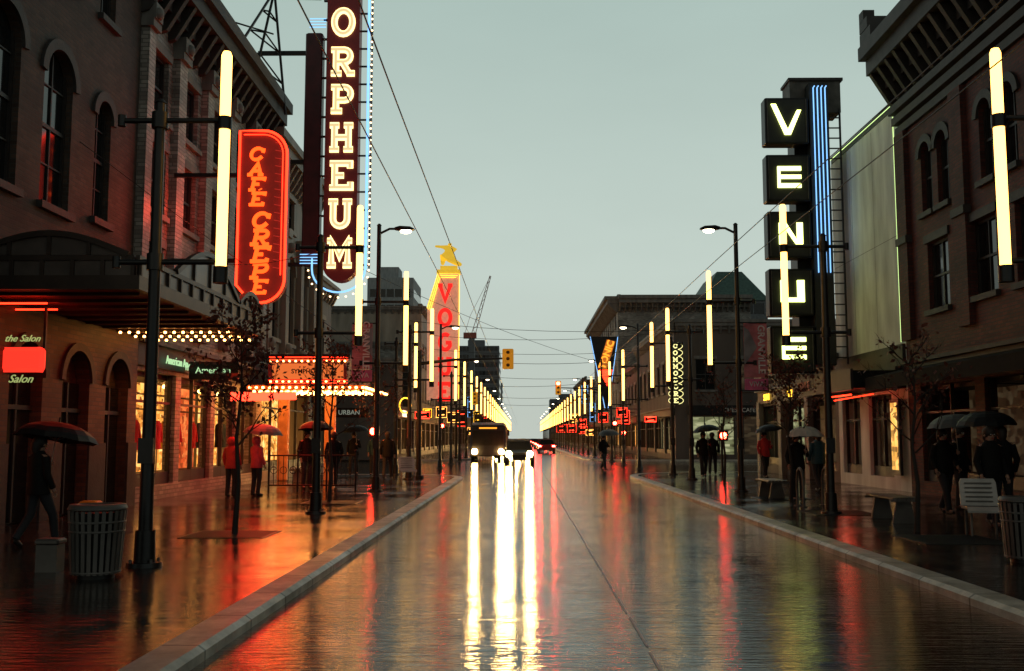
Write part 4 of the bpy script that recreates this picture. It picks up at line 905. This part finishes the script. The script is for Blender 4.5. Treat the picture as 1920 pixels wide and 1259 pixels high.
# ---------------------------------------------------------------- people
def person(x,y,h,coat,tr,rot,pose='stand',hood=False,lab='',umb=None,zb=.10,name='person',ur=.52,uz=0):
    r=root_(name,(x,y,zb),lab,'person',rot); r.scale=(h/1.72,)*3
    if pose=='walk': LA,RA=(-.1,-.26,.1),(.1,.3,.14); LK,RK=(-.1,-.2,.5),(.1,.06,.5); LT_,RT_=(-.1,-.42,.07),(.1,.2,.03)
    else: LA,RA=(-.1,.02,.08),(.11,.03,.08); LK,RK=(-.1,-.03,.5),(.11,-.01,.5); LT_,RT_=(-.12,-.14,.03),(.13,-.13,.03)
    if umb: RE,RW,RH=(.25,-.02,1.16),(.17,-.24,1.25),(.15,-.27,1.3)
    else: RE,RW,RH=(.25,.04,1.15),(.25,-.06,.92),(.25,-.09,.84)
    LE,LW,LH=(-.25,.03,1.15),(-.24,-.09,.93),(-.24,-.12,.85)
    V=[(0,0,.97),(0,.01,1.15),(0,.01,1.33),(0,.02,1.46),(0,.01,1.53),(0,-.01,1.6),(0,0,1.67),
       (-.17,.01,1.41),LE,LW,LH,(.17,.01,1.41),RE,RW,RH,(-.09,0,.9),LK,LA,LT_,(.09,0,.9),RK,RA,RT_]
    Ed=[(0,1),(1,2),(2,3),(3,4),(4,5),(5,6),(2,7),(7,8),(8,9),(9,10),(2,11),(11,12),(12,13),(13,14),(0,15),(15,16),(16,17),(17,18),(0,19),(19,20),(20,21),(21,22)]
    Rd=[.13,.12,.14,.06,.055,.095,.075,.06,.043,.03,.035,.06,.043,.03,.035,.085,.058,.04,.035,.085,.058,.04,.035]
    me=skinned(V,Ed,Rd,[skin_m],1)
    mk('body',me,r)
    fb=B()
    for sx in (-.032,.032): fb.sph((sx,-.098,1.625),.012,white_p,6,4); fb.sph((sx,-.108,1.625),.006,black_m,5,4)
    fb.loft([[(-.012,-.095,1.62),(.012,-.095,1.62),(0,-.1,1.63)],[(-.018,-.1,1.59),(.018,-.1,1.59),(0,-.125,1.59)],[(-.01,-.095,1.58),(.01,-.095,1.58),(0,-.1,1.58)]],skin_m)
    fb.box(-.025,.025,-.1,-.085,1.552,1.56,coat_red)
    for sx in (-.095,.095): fb.sph((sx,0,1.61),.025,skin_m,6,4,sx=.4)
    mk('face',fb,r)
    for (hx,hy,hz),o_ in ((LH,-1),(RH,1)):
        fb=B()
        for q in range(4): fb.tube([(hx+(-.02+.014*q),hy-.01,hz),(hx+(-.02+.014*q),hy-.025,hz-.04-.005*(q%2)),(hx+(-.02+.014*q),hy-.005,hz-.075+.006*abs(q-1))],[.009,.008,.006],skin_m,5)
        fb.tube([(hx-o_*.03,hy-.01,hz+.03),(hx-o_*.045,hy-.03,hz),(hx-o_*.035,hy-.035,hz-.03)],[.01,.009,.007],skin_m,5)
        mk('fingers',fb,r)
    cb=B(); low=.82
    cb.loft([[(a*math.cos(2*pi*k/14),cy+c*math.sin(2*pi*k/14),z) for k in range(14)] for z,a,c,cy in [(low,.2,.16,0),(low+.03,.21,.165,0),(1.0,.19,.15,0),(1.15,.175,.14,.01),(1.32,.2,.15,.01),(1.42,.19,.13,.01),(1.47,.12,.1,.02),(1.52,.075,.075,.02)]],coat,True)
    for S_,El,Wr in (((-.17,.01,1.41),LE,LW),((.17,.01,1.41),RE,RW)): cb.tube([S_,tuple((Vector(S_)+Vector(El))/2),El,tuple((Vector(El)+Vector(Wr))/2),Wr],[.075,.066,.06,.055,.048],coat,9)
    if hood: cb.sph((0,.03,1.62),.135,coat,12,8,sz=1.1)
    mk('coat',cb,r)
    tb=B()
    for Hp,K,A_ in (((-.09,0,.92),LK,LA),((.09,0,.92),RK,RA)): tb.tube([Hp,tuple((Vector(Hp)+Vector(K))/2),K,tuple((Vector(K)+Vector(A_))/2),A_],[.105,.09,.072,.066,.06],tr,10)
    mk('trousers',tb,r)
    for A_,T_ in ((LA,LT_),(RA,RT_)):
        sb=B(); sb.tube([tuple(Vector(A_)+Vector((0,.05,-.03))),tuple(Vector(A_)+Vector((0,0,-.03))),T_],[.045,.05,.035],shoe_m,8); mk('shoe',sb,r)
    if not hood:
        hb=B(); hb.sph((0,.02,1.655),.112,hair_m,12,8,sz=1.0,sy=1.05); hb.tube([(0,.07,1.64),(0,.09,1.55),(0,.08,1.48)],[.09,.08,.05],hair_m,8); mk('hair',hb,r)
    if umb:
        k=h/1.72; off=Matrix.Rotation(rot,4,'Z')@Vector((RH[0]*k,(RH[1]-.0)*k,0))
        u=root_('umbrella',(x+off.x,y+off.y,zb+RH[2]*k+uz),'open %s umbrella held by a walking person'%umb[1],'umbrella'); u.rotation_euler=(math.radians(R(-6,6)),math.radians(R(-8,8)),R(0,1))
        ub=B(); rr=ur
        rings=[]
        for i in range(6):
            t=i/5; q0=(.02+rr*math.sin(t*1.25)/math.sin(1.25))
            rings.append([(q0*(1-(.06*t if q%2 else 0))*math.cos(2*pi*q/16),q0*(1-(.06*t if q%2 else 0))*math.sin(2*pi*q/16),.72-.26*(1-math.cos(t*1.25))/(1-math.cos(1.25))+(.02*t if q%2 else 0)) for q in range(16)])
        ub.loft(rings,umb[0],False,False); ub.cyl((0,0,.72),(0,0,.79),.012,umb[0]); mk('fabric',ub,u)
        ub=B(); ub.cyl((0,0,-.08),(0,0,.72),.008,steel,seg=6)
        for q in range(8): a=2*pi*q/8; ub.tube([(0,0,.45),(rr*.5*math.cos(a),rr*.5*math.sin(a),.6)],.004,steel,4)
        mk('shaft',ub,u)
        ub=B(); ub.tube([(0,0,-.02),(0,0,-.14),(.02,0,-.17),(.05,0,-.15)],.014,black_m,6); mk('handle',ub,u)
    return r
U1=(umb_blk,'black'); U2=(umb_wht,'pale'); U3=(umb_gry,'grey')
person(-7.55,26.4,1.5,coat_red,jean,pi*.9,'stand',True,'person in red hooded jacket standing on wet pavement')
person(-6.95,26.6,1.52,coat_pink,jean,pi*.8,'stand',True,'person in pink raincoat standing under an umbrella',U3)
person(-6.4,30.2,1.7,coat_blk,jean,pi*.2,'stand',False,'person in black coat beside the cafe railing',U1)
person(-5.75,31.0,1.65,coat_blk,jean,pi*1.1,'walk',False,'person in dark coat walking past cafe railing')
person(-6.75,14.2,1.5,coat_blk,jean,2.6,'walk',False,'person in black coat walking away under black umbrella',U1,uz=-.12,ur=.58)
person(-4.9,37,1.7,coat_blk,jean,pi,'walk',False,'person in dark coat walking away along pavement')
person(-5.9,40.6,1.7,coat_teal,jean,0,'walk',False,'person in blue coat walking along the pavement')
person(-6.8,41,1.7,coat_blk,jean,0,'walk',False,'person in dark coat waiting at the corner',U1)
person(4.0,50.5,1.72,coat_blk,jean,.6,'walk',False,'person in dark coat crossing the street',U3,0)
person(6.6,24.6,1.6,coat_blk,jean,0,'stand',False,'person in dark coat holding a pale umbrella',U2,uz=-.15,ur=.42)
person(8.3,20.2,1.65,coat_blk,jean,.2,'walk',False,'person in black coat under a grey umbrella',U3)
person(7.9,17.3,1.65,coat_blk,jean,.1,'walk',False,'person in long black coat walking on the pavement')
person(8.6,18.4,1.68,coat_blk,jean,3,'stand',False,'person in dark coat sheltering by the shopfront',U1)
person(9.3,21.8,1.7,coat_blk,jean,.6,'stand',False,'person in dark coat beside the shop window')
person(8.2,28.4,1.65,coat_teal,jean,3.3,'walk',False,'person in teal coat walking by the nightclub')
person(9.0,38,1.7,coat_red,jean,.2,'walk',False,'person in red jacket walking near shops',U1)
person(7.8,42,1.7,coat_blk,jean,2.9,'walk',False,'person in dark coat near the corner')
person(6.9,39,1.7,coat_blk,jean,0,'walk',False,'person in dark coat walking under a black umbrella',U1)
# ---------------------------------------------------------------- vehicles
def car(paint,lab):
    r=root_('car',(0,0,0),lab,'car',group='cars driving on the wet street')
    w=.88; b=B()
    b.loft([[(-w*.97,y,.3),(w*.97,y,.3),(w,y,z1*.6),(w*.93,y,z1),(-w*.93,y,z1),(-w,y,z1*.6)] for y,z1 in [(-2.18,.62),(-2.1,.74),(-1.2,.9),(0,.93),(1.4,.94),(2.05,.92),(2.18,.7)]],paint,False); mk('body',b,r)
    b=B(); b.loft([[(-.78,-1.15,.9),(.78,-1.15,.9),(.8,1.7,.93),(-.8,1.7,.93)],[(-.6,-.35,1.4),(.6,-.35,1.4),(.6,1.1,1.42),(-.6,1.1,1.42)]],busglass); mk('window',b,r)
    b=B(); b.box(-.6,.6,-.36,1.1,1.421,1.46,paint)
    for sx in (-1,1): b.tube([(sx*.77,-1.13,.92),(sx*.6,-.35,1.42)],.03,paint,5); b.tube([(sx*.79,1.68,.94),(sx*.6,1.1,1.42)],.035,paint,5)
    mk('roof',b,r)
    for sx in (-1,1):
        for y in (-1.35,1.35):
            b=B(); b.cyl((sx*.7,y,.32),(sx*.9,y,.32),.32,rubber,seg=16); b.cyl((sx*.89,y,.32),(sx*.91,y,.32),.18,steel,seg=12); mk('wheel',b,r)
        b=B(); b.sph((sx*.62,-2.15,.66),.19,head_m,12,8,sy=.5); mk('headlight',b,r)
        b=B(); b.sph((sx*.5,-2.17,.42),.09,head_m,10,6,sy=.5); mk('fog_light',b,r)
        b=B(); b.box(sx*.72-.15,sx*.72+.15,2.14,2.2,.68,.84,tail_m); mk('taillight',b,r)
        b=B(); b.bbox(sx*.95-.08,sx*.95+.08,-.85,-.75,.95,1.08,paint,.02); mk('mirror',b,r)
    b=B(); b.box(-.42,.42,-2.21,-2.17,.42,.6,black_m); mk('grille',b,r)
    return r
c0=car(car_d,'dark car with bright headlights on wet road'); c0.location=(-.2,62,0)
c1=car(car_s,'silver car with bright headlights on wet road'); c1.location=(-.95,76,0)
c2=car(car_r,'red car driving away with tail lights lit'); c2.location=(2.5,108,0); c2.rotation_euler=(0,0,pi)
for y in (92,110,132,160,200,250): dup(c0,(-.1+R(-.3,.3),y,0))
dup(c0,(-2.1,100,0)); dup(c0,(-2.2,140,0)); dup(c0,(-1.5,86,0)); dup(c0,(-1.4,120,0))
for y in (124,150,185,235): dup(c2,(2.6,y,0),pi)
bs=root_('bus',(-2.35,69,0),'city bus with white roof and lit headlights approaching','bus')
b=B(); b.bbox(-1.2,1.2,0,9,.35,2.45,car_d,.08); mk('body',b,bs)
b=B(); b.bbox(-1.1,1.1,.15,8.8,2.451,2.65,white_p,.06); mk('roof',b,bs)
b=B(); b.box(-1.05,1.05,-.03,-.001,1.1,2.1,busglass); mk('windshield',b,bs)
b=B(); b.box(-.8,.8,-.04,-.001,2.16,2.38,black_m); b.box(-.6,.6,-.05,-.041,2.22,2.32,on); mk('destination_sign',b,bs)
for sx in (-1,1):
    b=B(); b.sph((sx*.9,-.08,.68),.19,head_m,12,8,sy=.5); mk('headlight',b,bs)
    b=B(); b.tube([(sx*1.15,0,2.2),(sx*1.35,-.2,2.1)],.02,black_m); b.bbox(sx*1.38-.07,sx*1.38+.07,-.25,-.18,1.75,2.1,black_m,.02); mk('mirror',b,bs)
    for y in (1.8,6.8):
        b=B(); b.cyl((sx*1.0,y,.45),(sx*1.22,y,.45),.45,rubber,seg=18); b.cyl((sx*1.21,y,.45),(sx*1.23,y,.45),.25,steel,seg=12); mk('wheel',b,bs)
for i in range(6):
    b=B(); b.box(1.201,1.215,.8+i*1.3,1.9+i*1.3,1.3,2.0,busglass); mk('side_window',b,bs)
# ---------------------------------------------------------------- lamps added to boost glow from the lit signs, canopy and marquee
def light(kind,loc,e,col,size=.3,rot=(0,0,0),sy=None):
    l=bpy.data.lights.new(kind.lower()+'_lamp',kind); l.energy=e; l.color=col
    if kind=='AREA':
        l.size=size
        if sy: l.shape='RECTANGLE'; l.size_y=sy
    elif kind=='POINT': l.shadow_soft_size=size
    o=bpy.data.objects.new(kind.lower()+'_lamp',l); COL.objects.link(o); o.location=loc; o.rotation_euler=rot; return o
light('AREA',(-7.4,18.3,3.8),24,(1,.04,.015),1.4,sy=4)
light('AREA',(-7.0,22.0,3.78),26,(1,.25,.05),1.4,sy=1.4)
light('POINT',(-7.9,25.3,7.4),75,(1,.06,.025),.3)  # added behind the cafe sign to redden the brick wall
light('AREA',(-7.1,35,3.05),190,(1,.3,.06),3.6,sy=5)
light('AREA',(-7.2,28.5,3.3),190,(1,.03,.012),1.4,sy=6)  # added to turn the glow on the left pavement deep red
light('POINT',(9.6,30.5,2.6),12,(1,.1,.05),.2)
# ---------------------------------------------------------------- world
w=bpy.data.worlds.new('World'); scene.world=w; w.use_nodes=True; t=w.node_tree; N=t.nodes; L=t.links; bg=N['Background']
sk=N.new('ShaderNodeTexSky'); sk.sky_type='NISHITA'; sk.sun_disc=False; sk.sun_elevation=math.radians(6); sk.sun_rotation=math.radians(200); sk.dust_density=4
tc=N.new('ShaderNodeTexCoord'); sx=N.new('ShaderNodeSeparateXYZ'); L.new(tc.outputs['Generated'],sx.inputs[0])
rp=N.new('ShaderNodeValToRGB'); e=rp.color_ramp.elements
e[0].position=0; e[0].color=(.53,.58,.52,1); e[1].position=1; e[1].color=(.05,.062,.058,1)
k=e.new(.16); k.color=(.54,.63,.575,1); k=e.new(.42); k.color=(.40,.515,.475,1); k=e.new(.6); k.color=(.12,.15,.138,1)  # unseen upper sky made darker than real overcast to cut ambient light
L.new(sx.outputs[2],rp.inputs[0])
nz=N.new('ShaderNodeTexNoise'); nz.inputs['Scale'].default_value=2.2; nz.inputs['Detail'].default_value=5
mp=N.new('ShaderNodeMapping'); mp.inputs['Scale'].default_value=(1,1,3); L.new(tc.outputs['Generated'],mp.inputs[0]); L.new(mp.outputs[0],nz.inputs['Vector'])
mr_=N.new('ShaderNodeMapRange'); mr_.inputs[3].default_value=.88; mr_.inputs[4].default_value=1.12; L.new(nz.outputs[0],mr_.inputs[0])
ym=N.new('ShaderNodeMapRange'); ym.inputs[1].default_value=-1; ym.inputs[2].default_value=.9; ym.inputs[3].default_value=.35; ym.inputs[4].default_value=1; L.new(sx.outputs[1],ym.inputs[0])  # sky behind the camera dimmed to keep camera-facing walls dark
mm=N.new('ShaderNodeMath'); mm.operation='MULTIPLY'; L.new(mr_.outputs[0],mm.inputs[0]); L.new(ym.outputs[0],mm.inputs[1])
vm=N.new('ShaderNodeVectorMath'); vm.operation='SCALE'; L.new(rp.outputs[0],vm.inputs[0]); L.new(mm.outputs[0],vm.inputs['Scale'])
v2=N.new('ShaderNodeVectorMath'); v2.operation='SCALE'; L.new(sk.outputs[0],v2.inputs[0]); v2.inputs['Scale'].default_value=.003
v3=N.new('ShaderNodeVectorMath'); v3.operation='ADD'; L.new(vm.outputs[0],v3.inputs[0]); L.new(v2.outputs[0],v3.inputs[1]); L.new(v3.outputs[0],bg.inputs[0]); bg.inputs[1].default_value=1.0
sl=bpy.data.lights.new('sun','SUN'); sl.energy=.05; sl.angle=math.radians(20); sl.color=(1,.95,.88); so=bpy.data.objects.new('sun',sl); COL.objects.link(so); so.rotation_euler=(math.radians(50),0,math.radians(20))
# ---------------------------------------------------------------- camera
cam=bpy.data.cameras.new('camera'); co=bpy.data.objects.new('camera',cam); COL.objects.link(co); co.location=(0,0,1.6)
cam.lens=35.6; cam.sensor_width=36; cam.clip_end=4000; cam.clip_start=.05
co.rotation_euler=(math.radians(90+5.78),0,math.radians(.6)); scene.camera=co
scene.view_settings.view_transform='Standard'; scene.view_settings.look='None'; scene.view_settings.exposure=0
